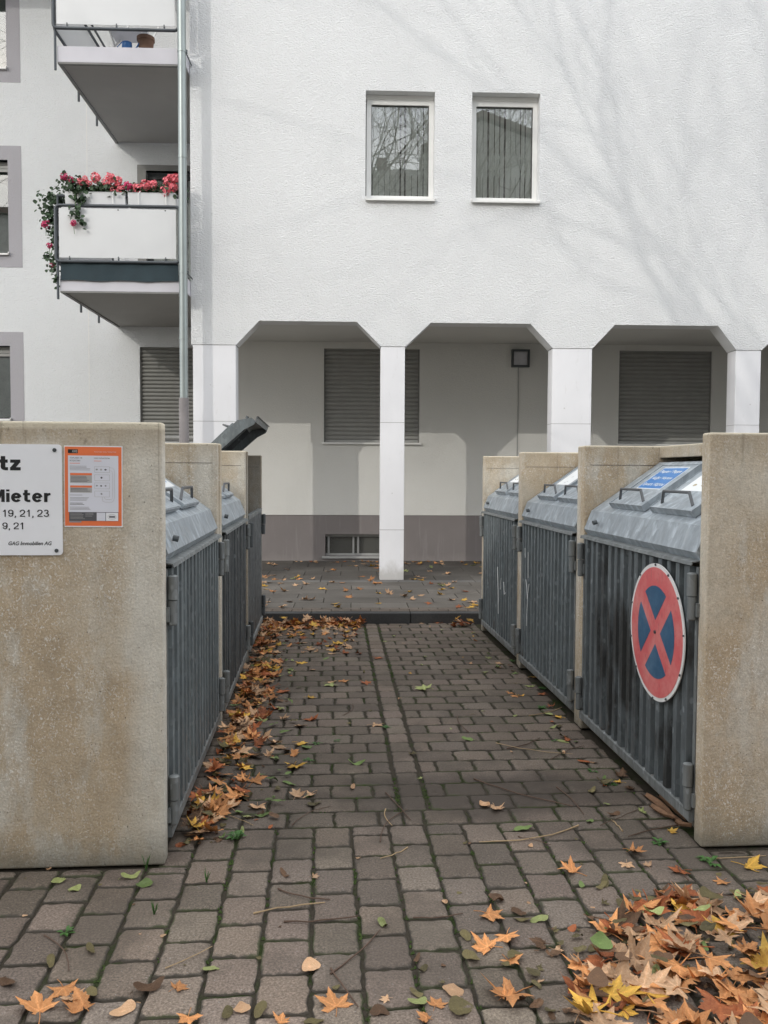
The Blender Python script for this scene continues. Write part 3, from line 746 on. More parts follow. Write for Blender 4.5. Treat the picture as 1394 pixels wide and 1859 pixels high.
def shelter(sg, xa, y0, y1, label, conc, door_m, lid_m, flat=False, lid_open=0.0, stickers=(), extras=None, seed=0):
    T = thing('bin_shelter', label, 'bin shelter', (xa, y0, 0))
    W = y1-y0; t = .072; X = lambda s: sg*s
    c = MB(); wall_mesh(c, sg, 0, W, .018 if sg < 0 and y0 < 4 else 0)
    for z in ((1.553,) if not flat else ()):
        pass
    c.build('concrete_shell', conc, T, smooth=True)
    jl = MB(); jl.box(X(.03), X(1.2), W-t-.0012, W-t+.001, 1.5535, 1.5560); jl.build('casting_seam', M['seam_shade'], T)
    a, b = t+.012, W-t-.012
    # door
    d = MB(); zb, zt = .10, 1.125
    if not flat:
        pitch = (b-a-.06)/15; prof = [(a, .026)]
        y = a+.03
        rj = random.Random(seed*7+1)
        for k in range(15):
            j1, j2 = rj.uniform(-.004, .006), rj.uniform(-.006, .004); dj = rj.uniform(-.003, .003)
            prof += [(y+.009+j1, .022), (y+.016+j1, -.012+dj), (y+pitch-.034+j2, -.012+dj), (y+pitch-.022+j2, .022)]; y += pitch
        prof.append((b, .026))
        n_ = len(prof)
        vs = [(X(s), yy, z) for z in (zb+.022, zt) for yy, s in prof]+[(X(s+.004), yy, z) for z in (zb+.022, zt) for yy, s in prof]
        fs = [(i, i+1, i+1+n_, i+n_) for i in range(n_-1)]+[(i+2*n_, i+1+2*n_, i+1+3*n_, i+3*n_) for i in range(n_-1)]
        fs += [(i, i+1, i+1+2*n_, i+2*n_) for i in range(n_-1)]
        d.add(vs, fs)
    else:
        k = 4; wv = (b-a)/k
        for i in range(k): d.box(X(-.002), X(.014), a+i*wv+.003, a+(i+1)*wv-.003, zb+.02, zt, .003)
        d.box(X(.015), X(.018), a, b, zb+.02, zt)
    do = d.build('door', door_m, T)
    r = MB()
    r.prism([(X(-.014), zb-.028), (X(-.014), zb+.012), (X(-.008), zb+.020), (X(.04), zb+.024), (X(.04), zb-.028)], a, b)   # bottom rail
    if flat: r.box(X(-.006), X(.03), a, b, zt, zt+.035, .003)
    r.box(X(.0), X(.022), a-.008, a+.016, zb-.02, zt); r.box(X(.0), X(.022), b-.016, b+.008, zb-.02, zt)
    r.build('door_rail', M['galv_rail'], do)
    for yy in (a+.004, b-.004):
        for zc in (1.00, .215):
            hm = MB()
            hm.tube([(X(-.022), yy, zc+.008), (X(-.022), yy, zc+.098), (X(-.022), yy, zc+.103)], [.020, .020, .013], 12)
            hm.tube([(X(-.020), yy, zc-.092), (X(-.020), yy, zc-.087), (X(-.020), yy, zc+.004)], [.013, .018, .018], 12)
            hm.box(X(-.012), X(.004), yy-.030, yy+.03, zc-.075, zc-.02)
            hm.build('hinge', M['galv_rail'] if not flat else M['iron'], do, smooth=True)
    # lid: origin on its pivot at the roof slab
    hs, hz = .440, 1.572
    L = MB()
    C1 = (.038, 1.290); C2 = (-.004, 1.184); C3 = (.020, 1.150)
    loc = lambda p: (X(p[0]-hs), p[1]-hz)
    la, lb = a+.01, b-.006
    top = [(hs, hz), C1, C2, C3]
    th = .004
    pts = [loc(p) for p in top]; n_ = len(pts)
    dn = [loc((p[0]+.004, p[1]-.005)) for p in top]
    vs = [(x, y, z) for y in (la, lb) for x, z in pts]+[(x, y, z) for y in (la, lb) for x, z in dn]
    fs = []
    for o2 in (0, 2*n_):
        fs += [(o2+i, o2+i+1, o2+i+1+n_, o2+i+n_) for i in range(n_-1)]
    L.add(vs, fs)
    endp = [loc(p) for p in (top+[(.045, 1.155), (.10, 1.225), (hs+.01, 1.495)])]
    L.prism(endp, la-.002, la+.003); L.prism(endp, lb-.004, lb)
    lo = L.build('lid', lid_m, T, loc=(X(hs), 0, hz)); lo.location = (X(hs), 0, hz)
    if lid_open: lo.rotation_euler = (0, -lid_open if sg < 0 else lid_open, 0)
    fl = MB()   # folded lip
    fl.prism([loc(p) for p in ((.022, 1.153), (-.022, 1.146), (-.026, 1.131), (-.022, 1.131), (-.018, 1.142), (.022, 1.148))], la-.004, lb+.004)
    fl.build('lip', M['galv_rail'], lo)
    if lid_open:
        for yy in (la+.35, lb-.5):   # stiffeners on the open underside
            st = MB()
            st.prism([loc(p) for p in ((hs, hz-.006), (.06, 1.292), (.09, 1.26), (hs, 1.51))], yy, yy+.004)
            st.build('stiffener', M['galv_dark'], lo)
    # slope frame: u across (y), v up-slope from C1
    sx, sz = hs-C1[0], hz-C1[1]; SL = hypot(sx, sz); sx /= SL; sz /= SL
    def sp(v, h): # v up slope, h above surface -> local
        return loc((C1[0]+sx*v-sz*h, C1[1]+sz*v+sx*h))
    wid = lb-la; fw_ = wid*.315
    cy = [la+wid*.28, la+wid*.665]
    for ci, yc in enumerate(cy):
        fa, fb = yc-fw_/2, yc+fw_/2
        bm = bmesh.new(); bmesh.ops.create_cube(bm, size=1)
        for v in bm.verts:
            q = sp(.045+(v.co.z+.5)*.365, .007+(v.co.x+.5)*.026); v.co = Vector((q[0], yc+v.co.y*fw_, q[1]))
        bmesh.ops.bevel(bm, geom=bm.edges[:], offset=.004, segments=2, affect='EDGES')
        fm = MB(); fm.bm(bm); fm.build('flap', lid_m, lo)
        hd = MB(); hv = .115; h0 = .032; hh = .082
        P3 = lambda v, h, y: (sp(v, h)[0], y, sp(v, h)[1])
        hd.tube([P3(hv-.03, h0, yc-fw_*.36), P3(hv, hh, yc-fw_*.30), P3(hv, hh, yc+fw_*.30), P3(hv-.03, h0, yc+fw_*.36)], .0075, 8)
        hd.build('handle', M['handle'], lo, smooth=True)
        kind = stickers[ci] if ci < len(stickers) else None
        if kind:
            v0, v1 = (.19, .385); ya, yb = yc-fw_*.34, yc+fw_*.34
            sm = MB(); hgt = .0335
            def quad(y_0, y_1, va, vb, h, mi):
                sm.mi = mi; sm.add([P3(va, h, y_0), P3(va, h, y_1), P3(vb, h, y_1), P3(vb, h, y_0)], [(0, 1, 2, 3)])
            quad(ya, yb, v0, v1, hgt, 0)
            if kind == 'blue':
                quad(ya+.006, yb-.006, v0+.006, v1-.006, hgt+.0005, 1)
                for li, tx in enumerate(('Papier / Pappe', 'Ka\u011f\u0131t / Karton', '\u0411\u0443\u043c\u0430\u0433\u0430 / \u041a\u0430\u0440\u0442\u043e\u043d')):
                    tm = MB(); text(tm, tx, 0, 1, 0, 1, .012)
                    vb0 = v1-.035-.058*li-.022
                    # reads from the lane: up = up-slope
                    if tm.v:
                        sm.mi = 0; ins = .028+.008*(li % 2)
                        vv = []
                        for (x_, _, z_) in tm.v:
                            yy2 = (yb-ins)+(ya+ins-yb+ins)*x_ if sg > 0 else (ya+ins)+(yb-ins-ya-ins)*x_
                            vv.append(P3(vb0+z_*.032, hgt+.001, yy2))
                        sm.add(vv, tm.f)
            elif kind == 'pics':
                rr = random.Random(seed+ci)
                for i in range(3):
                    for j in range(3):
                        u0 = ya+.03+(yb-ya-.06)*(i+.5)/3; w0 = v0+.02+(v1-v0-.04)*(j+.5)/3
                        e = rr.uniform(.014, .024); f2 = rr.uniform(.008, .014)
                        sm.mi = rr.choice((2, 2, 3, 1) if kind == 'pics' else (3,))
                        n2 = 9; ring = [P3(w0+f2*sin(2*pi*k/n2)*rr.uniform(.7, 1.1), hgt+.0006, u0+e*cos(2*pi*k/n2)*rr.uniform(.75, 1.1)) for k in range(n2)]
                        sm.add(ring, [tuple(range(n2))])
            elif kind == 'marks':
                rr = random.Random(seed+ci+9)
                for j in range(3):
                    w0 = v0+.035+(v1-v0-.07)*j/2; sm.mi = 3
                    for q in range(6):
                        u0 = (ya+yb)/2+rr.uniform(-.03, .03); quad(u0-.012, u0+.012, w0+q*.004-.012, w0+q*.004-.0105, hgt+.0006, 3)
            so = sm.build('sticker', [M['st_white'], M['blue_st'], M['tan_print'], M['grey1']], lo, recalc=False)
    kb_ = MB()   # lock stub on the lid front
    ylk = la+.16 if sg < 0 else lb-.20
    q = loc((.005, 1.235)); kb_.tube([(q[0], ylk, q[1]), (q[0]-X(.022), ylk, q[1]-.005)], .013, 8); kb_.build('lock', M['iron'], lo)
    return T, do, lo

XR = 1.525
conc = [m_concrete('weathered_concrete_%d' % i, i*1.37+.4) for i in range(3)]
conc_d = m_concrete('damp_concrete', 5.2, 1.0, .55)
gR = 'concrete bin shelters on the right of the lane'; gL = 'concrete bin shelters on the left of the lane'
R1 = shelter(1, XR+.004, 3.270, 4.942, 'nearest right bin shelter, its sooty door carrying the round red no stopping sign', conc[0], M['galv_soot'], M['galv_lid'], stickers=('pics', 'blue'), seed=1)
R2 = shelter(1, XR+.006, 4.944, 6.497, 'middle right bin shelter with long white scratches on its ribbed door', conc[1], M['galv_door'], M['galv_lid'], stickers=('pics', 'marks'), seed=2)
R3 = shelter(1, XR+.012, 6.499, 8.060, 'farthest right bin shelter, next to the kerb, closed with a small ribbed door', conc[2], M['galv_door'], M['galv_lid'], stickers=('pics', 'pics'), seed=3)
L1 = shelter(-1, -.592, 3.250, 5.022, 'nearest left bin shelter, with the house sign and the orange notice on its end wall', conc[1], M['galv_door'], M['galv_lid'], stickers=('pics', 'pics'), seed=4)
L2 = shelter(-1, -.583, 5.024, 6.730, 'middle left bin shelter with a narrow ribbed door and a closed lid', conc[0], M['galv_dark'], M['galv_lid'], stickers=('marks',), seed=5)
L3 = shelter(-1, -.573, 6.732, 8.380, 'farthest left bin shelter with its lid standing open above a flat boarded door', conc_d, M['galv_dark'], M['galv_mid'], True, radians(79), seed=6)

# white paint scratches on the right doors
def scratch(T, do, pts, w_):
    m = MB()
    for path in pts:
        m.tube([(-.0145, y, z) for y, z in path], w_, 5)
    m.build('paint_scratch', M['st_white'], do)
scratch(*R2[:2], [[(1.20, .93), (1.195, .83), (1.19, .74)], [(1.26, .72), (1.23, .66), (1.21, .58)], [(1.16, .70), (1.20, .60), (1.215, .50), (1.225, .38)], [(1.30, .95), (1.29, .88)]], .0022)
scratch(*R3[:2], [[(.75, .70), (.73, .58), (.71, .45), (.70, .30)], [(.60, .62), (.63, .52)], [(.50, .60), (.47, .50), (.42, .52)]], .003)

# ------------------------------------------------------------------ signs on the shelters
sx_ = 1.0/477
def SX(u): return -.956-(107-u)*.00209
def SZ(v): return 1.601-(v-806)*.002015
YW = 3.250
sg_ = thing('house_sign', 'large white enamel sign for tenants with black lettering, screwed to the left end wall', 'sign', (0, YW, 0))
bd = MB(); R = .014; x0, x1, z0, z1 = -1.44, -.957, 1.190, 1.601
poly = []
for (cx, cz, t0) in ((x1-R, z1-R, 0), (x0+R, z1-R, pi/2), (x0+R, z0+R, pi), (x1-R, z0+R, 3*pi/2)):
    for k in range(6): t = t0+pi/2*k/5; poly.append((cx+R*cos(t), cz+R*sin(t)))
bd.prism(poly, -.006, -.001); bd.build('board', M['white'], sg_)
def arc(cx, cz, rx, rz, a0, a1, n_=12):
    return [(cx+rx*cos(radians(a0+(a1-a0)*k/n_)), cz+rz*sin(radians(a0+(a1-a0)*k/n_))) for k in range(n_+1)]
GL = {   # grotesque letter strokes, cap height 1 (x height .73); w = stroke width
 't': (.40, lambda w: [[(.16, .96), (.16, .22)]+arc(.31, .20, .15, .20-w/2, 180, 275, 8)+[(.39, w/2)], [(0, .73-w/2), (.38, .73-w/2)]]),
 'z': (.50, lambda w: [[(.01, .73-w/2), (.49, .73-w/2)], [(.40, .73-w/2), (.09, w/2)], [(.0, w/2), (.50, w/2)]]),
 'M': (.84, lambda w: [[(w/2, 0), (w/2, 1)], [(.84-w/2, 0), (.84-w/2, 1)], [(w*.62, .985), (.42, w*.4)], [(.84-w*.62, .985), (.42, w*.4)]]),
 'i': (.17, lambda w: [[(.085, 0), (.085, .73)], [(.085, .84), (.085, 1.0)]]),
 'e': (.56, lambda w: [[(w*.5, .385), (.56-w*.5, .385)], arc(.28, .365, .28-w/2, .38-w/2, 5, 325, 22)]),
 'r': (.36, lambda w: [[(w/2, 0), (w/2, .73)], [(w/2, .38)]+arc(.36, .40, .36-w/2, .34-w/2, 170, 92, 8)]),
 '1': (.50, lambda w: [[(.30, 0), (.30, .99)], [(.08, .78-w*.3), (.16, .80-w*.3), (.24, .85), (.28, .98)]]),
 '2': (.56, lambda w: [[(w/2, .66)]+arc(.28, .71, .28-w/2, .29-w/2, 170, -25, 14)+[(.38, .42), (.12, .22), (w*.55, w*.4)], [(w*.2, w/2), (.55, w/2)]]),
 '3': (.56, lambda w: [arc(.27, .735, .24-w/2, .265-w/2, 165, -80, 14), arc(.27, .275, .28-w/2, .275-w/2+.01, 84, -168, 16), [(.22, .52), (.32, .52)]]),
 '9': (.56, lambda w: [arc(.28, .68, .28-w/2, .32-w/2, 0, 360, 24), [(.56-w/2, .68), (.56-w/2, .5)]+arc(.28, .45, .28-w/2, .45-w/2, 5, -155, 14)]),
 ',': (.16, lambda w: [[(.10, .13), (.10, -.02), (.05, -.16)]]),
 ' ': (.20, lambda w: []),
}
def strokes(s_, x0, x1, zb, cap, w, y, sp=.085):
    """solid flat letters, stroke width w in cap heights, fitted from x0 to x1"""
    tot = sum(GL[c][0] for c in s_)+sp*(len(s_)-1); kx = (x1-x0)/tot; m = MB(); cx = 0
    for c in s_:
        for path in GL[c][1](w):
            n_ = len(path); L_, R_ = [], []
            for k, (px, pz) in enumerate(path):
                ax, az = path[max(k-1, 0)]; bx_, bz_ = path[min(k+1, n_-1)]
                dx, dz = bx_-ax, bz_-az; l = hypot(dx, dz) or 1; nx, nz_ = -dz/l*w/2, dx/l*w/2
                L_.append((px+nx, pz+nz_)); R_.append((px-nx, pz-nz_))
            vs = [(x0+(cx+p[0])*kx, y, zb+p[1]*cap) for p in L_+R_]
            m.add(vs, [(k, k+1, k+1+n_, k+n_) for k in range(n_-1)])
            y -= .00004
        cx += GL[c][0]+sp
    return m
for args in (('tz', SX(0), SX(36), SZ(854), SZ(827)-SZ(854), .215, -.0066), ('Mieter', SX(-19), SX(87), SZ(912), SZ(889)-SZ(912), .185, -.0066),
             ('19, 21, 23', SX(3), SX(84), SZ(939), SZ(926)-SZ(939), .125, -.0066), ('9, 21', SX(3), SX(41), SZ(962), SZ(949.5)-SZ(962), .125, -.0066)):
    strokes(*args).build('lettering', M['black'], sg_, recalc=False)
lt = MB(); text(lt, 'GAG Immobilien AG', SX(13), SX(88), SZ(991.5), SZ(984.5), .02, .25, -.0066); lt.build('lettering', M['black'], sg_, recalc=False)
sc = MB()
for (u, v) in ((94.5, 816.5), (96, 1001.5)):
    sc.disc((SX(u), SZ(v)), .0072, 14, -.009, -.0062); sc.disc((SX(u), SZ(v)), .0035, 8, -.011, -.009)
sc.build('screw', M['iron'], sg_)

po_ = thing('notice_poster', 'laminated orange and white recycling notice beside the white house sign', 'poster', (-.8445, YW, 1.2945), 0)
po_.rotation_euler = (0, radians(.35), 0)
PW, PH = .2115, .302
def pq(mb, u0, u1, v0, v1, y, mi):
    mb.mi = mi; X0 = -PW/2+u0*PW; X1 = -PW/2+u1*PW; Z0 = PH*(1-v1); Z1 = PH*(1-v0)
    mb.add([(X0, y, Z0), (X1, y, Z0), (X1, y, Z1), (X0, y, Z1)], [(0, 1, 2, 3)])
sheet = MB(); sheet.box(-PW/2, PW/2, -.0022, -.0006, 0, PH); sheet.build('sheet', M['white'], po_)
pr = MB(); MAT = [M['orange'], M['paper'], M['black'], M['grey1'], M['grey2'], M['grey3'], M['white']]
y1_, y2_, y3_, y4_ = -.0026, -.0030, -.0034, -.0038
pq(pr, .008, .985, .012, .985, y1_, 0)
pq(pr, .065, .93, .12, .815, y2_, 1)
pq(pr, .065, .235, .045, .092, y2_, 2)
pr.mi = 4; text(pr, 'AWB', -PW/2+.135*PW, -PW/2+.225*PW, PH*(1-.086), PH*(1-.052), .02, 0, y3_)
pr.mi = 1; text(pr, 'KENTSEL ATIK Y\u00d6NET\u0130M', -PW/2+.52*PW, -PW/2+.89*PW, PH*(1-.078), PH*(1-.066), .0, 0, y2_)
pr.mi = 3
text(pr, 'TOPLAMA VE', -PW/2+.095*PW, -PW/2+.31*PW, PH*(1-.158), PH*(1-.140), .02, 0, y3_)
text(pr, 'BO\u015eALTMA', -PW/2+.095*PW, -PW/2+.28*PW, PH*(1-.196), PH*(1-.172), .02, 0, y3_)
text(pr, 'GER\u0130 D\u00d6N\u00dc\u015e\u00dcM', -PW/2+.51*PW, -PW/2+.78*PW, PH*(1-.163), PH*(1-.138), .02, 0, y3_)
pq(pr, .095, .27, .212, .218, y3_, 0); pq(pr, .51, .64, .182, .188, y3_, 0)
rr = random.Random(2)
def lines(v0, n_, u0=.095, u1=.45, mi=3, dv=.0155):
    for k in range(n_): pq(pr, u0, u1-rr.uniform(0, .07), v0+k*dv, v0+k*dv+.0045, y3_, mi)
lines(.248, 4)
pq(pr, .10, .475, .335, .362, y3_, 0); pq(pr, .10, .475, .362, .455, y3_, 4)
for k in range(5): pq(pr, .11, .46-rr.uniform(0, .1), .372+k*.016, .377+k*.016, y4_, 5)
pq(pr, .10, .475, .488, .513, y3_, 0); pq(pr, .10, .475, .513, .575, y3_, 4)
for k in range(3): pq(pr, .11, .46-rr.uniform(0, .1), .523+k*.016, .528+k*.016, y4_, 5)
lines(.603, 1, .095, .34); lines(.636, 3); lines(.703, 2, .095, .38, 2); lines(.752, 3)
pq(pr, .08, .93, .815, .925, y2_, 5)
for k in range(5): pq(pr, .10, .30+rr.uniform(0, .06), .828+k*.017, .832+k*.017, y3_, 4)
for k in range(3): pq(pr, .36, .50+rr.uniform(-.04, .03), .828+k*.017, .832+k*.017, y3_, 4)
pq(pr, .555, .705, .822, .922, y3_, 1); pq(pr, .715, .925, .822, .922, y3_, 6)
pq(pr, .08, .29, .927, .944, y2_, 3)
# flow chart boxes
def fr_(u0, u1, v0, v1, t=.0045):
    pq(pr, u0, u1, v0, v0+t*.7, y3_, 4); pq(pr, u0, u1, v1-t*.7, v1, y3_, 4); pq(pr, u0, u0+t, v0, v1, y3_, 4); pq(pr, u1-t, u1, v0, v1, y3_, 4)
for v in (.253, .353, .453, .553):
    fr_(.52, .78, v, v+.075)
    for k in range(3 if v in (.253, .453) else 1):
        u = .56+k*.075 if v in (.253, .453) else .64
        pr.mi = rr.choice((3, 4, 5)); n_ = 7
        pr.add([(-PW/2+(u+rr.uniform(.6, 1)*.024*cos(2*pi*j/n_))*PW, y3_, PH*(1-v-.037)+rr.uniform(.5, 1)*.0045*sin(2*pi*j/n_)) for j in range(n_)], [tuple(range(n_))])
pr.mi = 4
def ptube(pts): pr.tube([(-PW/2+u*PW, y3_, PH*(1-v)) for u, v in pts], .0005, 4)
ptube([(.78, .265), (.83, .27), (.86, .29), (.865, .34), (.865, .62), (.85, .67), (.82, .69), (.70, .69), (.66, .68), (.65, .63)])
ptube([(.78, .30), (.82, .31), (.83, .34), (.83, .62), (.82, .655), (.72, .66), (.69, .64), (.685, .63)])
for j in range(24):
    a0, a1 = 2*pi*j/24, 2*pi*(j+1)/24
    for q_ in (1.0, .8): ptube([(.82+.075*q_*cos(a0), .872+.033*q_*sin(a0)), (.82+.075*q_*cos(a1), .872+.033*q_*sin(a1))])
pq(pr, .77, .87, .862, .882, y4_, 5)
pr.build('print', MAT, po_, recalc=False)

# no-stopping disc on the right door
ns = thing('no_stopping_sign', 'round faded red and blue no stopping sign hung on the nearest right door', 'road sign', (XR-.020, 3.711, .794))
ns.rotation_euler = (radians(-2), radians(0), 0)
m = MB(); m.disc((0, 0), .308, 72, -.003, .002, 'x'); m.build('rim', M['sign_rim'], ns)
def arc_fan(r0, n_=64): return [(r0*cos(2*pi*k/n_), r0*sin(2*pi*k/n_)) for k in range(n_)]
m = MB(); m.disc((0, 0), .291, 72, -.0042, -.003, 'x'); m.build('red_field', M['sign_red'], ns)
m = MB(); rb = .208; hw = .038
for q in range(4):
    th0 = q*pi/2; d = hw*sqrt(2); pts = [(d, 0)]
    aa = pi/4-math.asin(hw/rb)
    for k in range(15): t = -aa+2*aa*k/14; pts.append((rb*cos(t), rb*sin(t)))
    pts = [(x*cos(th0)-y*sin(th0), x*sin(th0)+y*cos(th0)) for x, y in pts]
    m.prism(pts, -.0052, -.0042, 'x')
m.build('blue_field', M['sign_blue'], ns)
m = MB()
for k in range(11):
    t = .3+k*2*pi/11+rr.uniform(-.15, .15); m.tube([(-.004, .299*cos(t), .299*sin(t)), (-.008, .306*cos(t), .306*sin(t))], .0045, 6)
m.disc((0, 0), .008, 12, -.010, -.0042, 'x'); m.build('rivet', M['iron'], ns)

# ------------------------------------------------------------------ balcony flowers and clutter
def fthing(name, label, cat, x, y, z, group=None):
    return thing(name, label, cat, FW(x, y, z), A_, group)
def planter(x0, x1, label):
    T = fthing('flower_box', label, 'flower box', (x0+x1)/2, -.20, 4.785, 'white flower boxes behind the balcony panel')
    w_ = (x1-x0)/2; m = MB()
    pf = [(-.07, 0), (.07, 0), (.09, .14), (.095, .15), (-.095, .15), (-.09, .14)]
    m.prism([(a, b) for a, b in pf], -w_, w_, 'x'); m.build('box', M['box_w'], T)
    for xx in (-w_*.55, w_*.6):
        h_ = MB(); h_.tube([(xx, -.10, .0), (xx, -.105, .12), (xx+.02, -.09, .165), (xx, .0, .17)], .006, 6)
        h_.build('bracket', M['frame_w'], T)
    return T
planter(-3.13, -2.40, 'long white flower box on the left half of the lower balcony')
planter(-2.365, -1.78, 'shorter white flower box beside the downpipe on the lower balcony')
def gleaf(mb, p, r, rr):
    n_ = rr.choice((5, 6, 7, 8)); nrm = Vector((rr.uniform(-.7, .7), rr.uniform(-1, -.1), rr.uniform(-.1, 1))).normalized()
    a = nrm.orthogonal().normalized(); b = nrm.cross(a)
    vs = [p]+[p+(a*cos(2*pi*k/n_)+b*sin(2*pi*k/n_))*r*rr.uniform(.75, 1.1)+nrm*r*.25 for k in range(n_)]
    mb.add(vs, [(0, k+1, (k+1) % n_+1) for k in range(n_)])
def umbel(mb, p, r, rr, n_=60):
    r *= 1.35
    for _ in range(n_):
        d = Vector((rr.gauss(0, 1), rr.gauss(0, 1), rr.gauss(0, 1))).normalized(); q = p+d*r*rr.uniform(.6, 1)
        a = (d+Vector((rr.uniform(-.5, .5),)*3)).orthogonal().normalized(); b = d.cross(a).normalized(); s = r*.33
        mb.add([q-a*s, q+b*s*.8+d*s*.3, q+a*s, q-b*s*.8+d*s*.3], [(0, 1, 2, 3)])
def geranium(label, cx, blobs, flowers, stems=(), sd_=1, zb=4.93):
    rr = random.Random(sd_)
    T = fthing('geranium', label, 'plant', cx, -.20, zb, 'pink geraniums of the lower balcony')
    m = MB()
    for (x, y, z, rx, ry, rz, n_) in blobs:
        for _ in range(n_):
            d = Vector((rr.gauss(0, .5), rr.gauss(0, .5), rr.gauss(0, .5)))
            gleaf(m, Vector((x-cx+d.x*rx, y+.20+d.y*ry, z-zb+d.z*rz)), rr.uniform(.016, .034), rr)
    m.build('foliage', M['ger_leaf'], T, recalc=False)
    s = MB()
    for pth in stems: s.tube([(x-cx, y+.20, z-zb) for x, y, z in pth], .004, 5)
    for (x, y, z, r_, mg) in flowers: s.tube([(x-cx+rr.uniform(-.03, .03), y+.22, z-zb-.13), (x-cx, y+.20, z-zb-.02)], .003, 5)
    s.build('stem', M['weed'], T)
    for (x, y, z, r_, mg) in flowers:
        fm = MB(); umbel(fm, Vector((x-cx, y+.20, z-zb)), r_, rr); fm.build('flower_head', M['ger_mag'] if mg else M['ger_pink'], T, recalc=False)
# px -> balcony plane helper values worked out beforehand (x, z on the plane y=-.25)
def bx(u): return -3.215+(u-112)*.00688
def bz(v): return 4.76-(v-381)*.00672
F1 = [(122, 327, .035, 1), (135, 333, .03, 1), (150, 336, .035, 0), (159, 331, .03, 0), (166, 339, .03, 0), (178, 327, .045, 0), (180, 334, .03, 0), (196, 336, .04, 0), (203, 328, .045, 0), (209, 336, .045, 0), (218, 333, .04, 0), (222, 348, .045, 0), (209, 350, .03, 0), (235, 343, .045, 1)]
F2 = [(251, 347, .045, 0), (266, 341, .05, 0), (279, 340, .05, 0), (302, 352, .055, 0), (307, 333, .05, 0), (315, 343, .045, 0), (322, 327, .045, 0), (311, 326, .035, 0)]
geranium('leafy pink geranium filling the left flower box and spilling down over the panel', -2.8,
  [(-3.05, -.22, 5.00, .16, .10, .10, 120), (-2.80, -.20, 4.98, .28, .10, .085, 260), (-2.55, -.20, 4.97, .26, .10, .08, 240), (-2.95, -.30, 4.86, .10, .05, .10, 60), (-2.98, -.34, 4.66, .09, .03, .12, 34), (-2.90, -.34, 4.54, .06, .03, .06, 16), (-3.1, -.2, 5.12, .12, .08, .05, 26)],
  [(bx(u), -.26, bz(v), r_, mg) for u, v, r_, mg in F1]+[(bx(142), -.35, bz(414), .03, 1)], [[(-3.0, -.31, 4.9), (-2.98, -.34, 4.7), (-2.9, -.34, 4.5)]], 3)
geranium('pink geranium with dense blooms in the flower box beside the downpipe', -2.1,
  [(-2.22, -.20, 4.96, .26, .10, .07, 220), (-1.92, -.20, 4.98, .20, .10, .09, 180)],
  [(bx(u), -.26, bz(v), r_, mg) for u, v, r_, mg in F2], [], 4)
geranium('trailing geranium hanging down outside the left side of the balcony railing', -3.33,
  [(-3.27, -.1, 4.90, .14, .16, .12, 110), (-3.34, -.1, 4.72, .13, .15, .14, 130), (-3.31, -.15, 4.54, .10, .12, .13, 100), (-3.29, -.2, 4.36, .06, .08, .12, 40), (-3.37, -.2, 4.16, .12, .10, .06, 30), (-3.30, -.22, 4.02, .07, .08, .10, 30), (-3.26, -.24, 3.88, .04, .05, .10, 22), (-3.42, -.15, 4.9, .1, .1, .1, 14), (-3.45, -.15, 4.65, .06, .1, .15, 14)],
  [(bx(86), -.2, bz(412), .04, 1), (bx(92), -.2, bz(450), .03, 1), (bx(98), -.22, bz(485), .028, 1)],
  [[(-3.25, -.1, 4.9), (-3.33, -.15, 4.6), (-3.30, -.2, 4.3), (-3.38, -.2, 4.1)], [(-3.28, -.2, 4.3), (-3.27, -.22, 3.9)]], 5)
# things on the upper balcony floor
fc = fthing('folding_chair', 'white folding chair standing on the upper balcony behind its panel', 'chair', -2.62, .35, 6.695)
m = MB(); m.tube([(-.2, -.2, .01), (-.02, .15, .45), (.1, .32, .85)], .012, 8); m.tube([(.02, .3, .01), (-.1, -.1, .45)], .012, 8)
m.tube([(.22, -.2, .01), (.38, .15, .45), (.5, .32, .85)], .012, 8); m.tube([(.42, .3, .01), (.3, -.1, .45)], .012, 8); m.build('frame', M['frame_w'], fc, smooth=True)
m = MB(); m.box(-.1, .38, -.15, .2, .44, .465, .008); m.build('seat', M['box_w'], fc)
tp = fthing('flower_pot', 'brown clay pot standing on the upper balcony floor', 'flower pot', -2.20, .0, 6.695)
m = MB(); n_ = 20
prof = [(.075, 0), (.10, .2), (.11, .2), (.11, .24), (.095, .24), (.09, .19)]
vs = [(r_*cos(2*pi*k/n_), r_*sin(2*pi*k/n_), z) for r_, z in prof for k in range(n_)]
m.add(vs, [(i*n_+k, i*n_+(k+1) % n_, (i+1)*n_+(k+1) % n_, (i+1)*n_+k) for i in range(len(prof)-1) for k in range(n_)]+[tuple(range(5*n_, 6*n_))]); m.build('pot', M['terra'], tp, smooth=True)
wc = fthing('watering_can', 'small blue watering can on the upper balcony floor', 'watering can', -2.42, -.05, 6.695)
m = MB(); m.tube([(0, 0, 0), (0, 0, .15)], [.07, .06], 16); m.build('body', M['blue_p'], wc, smooth=True)
m = MB(); m.tube([(.05, 0, .03), (.12, 0, .1), (.17, 0, .18)], [.012, .009, .012], 8); m.build('spout', M['blue_p'], wc)
m = MB(); m.tube([(-.06, 0, .03), (-.12, 0, .10), (-.05, 0, .17), (.03, 0, .15)], .007, 8); m.build('handle', M['blue_p'], wc)
for k, (xx, yy) in enumerate(((-1.93, -.10), (-1.84, -.08))):
    sp_ = fthing('slipper', 'one of the pair of pink slippers on the upper balcony floor', 'slipper', xx, yy, 6.695, 'pair of pink slippers')
    m = MB(); m.prism([(-.035, -.1), (.035, -.1), (.045, .06), (.02, .13), (-.02, .13), (-.045, .06)], 0, .02, 'z'); m.build('sole', M['pink_p'], sp_)
    m = MB(); m.tube([(-.04, .03, .015), (-.03, .04, .06), (.03, .04, .06), (.04, .03, .015)], .02, 8); m.build('strap', M['pink_p'], sp_, smooth=True)

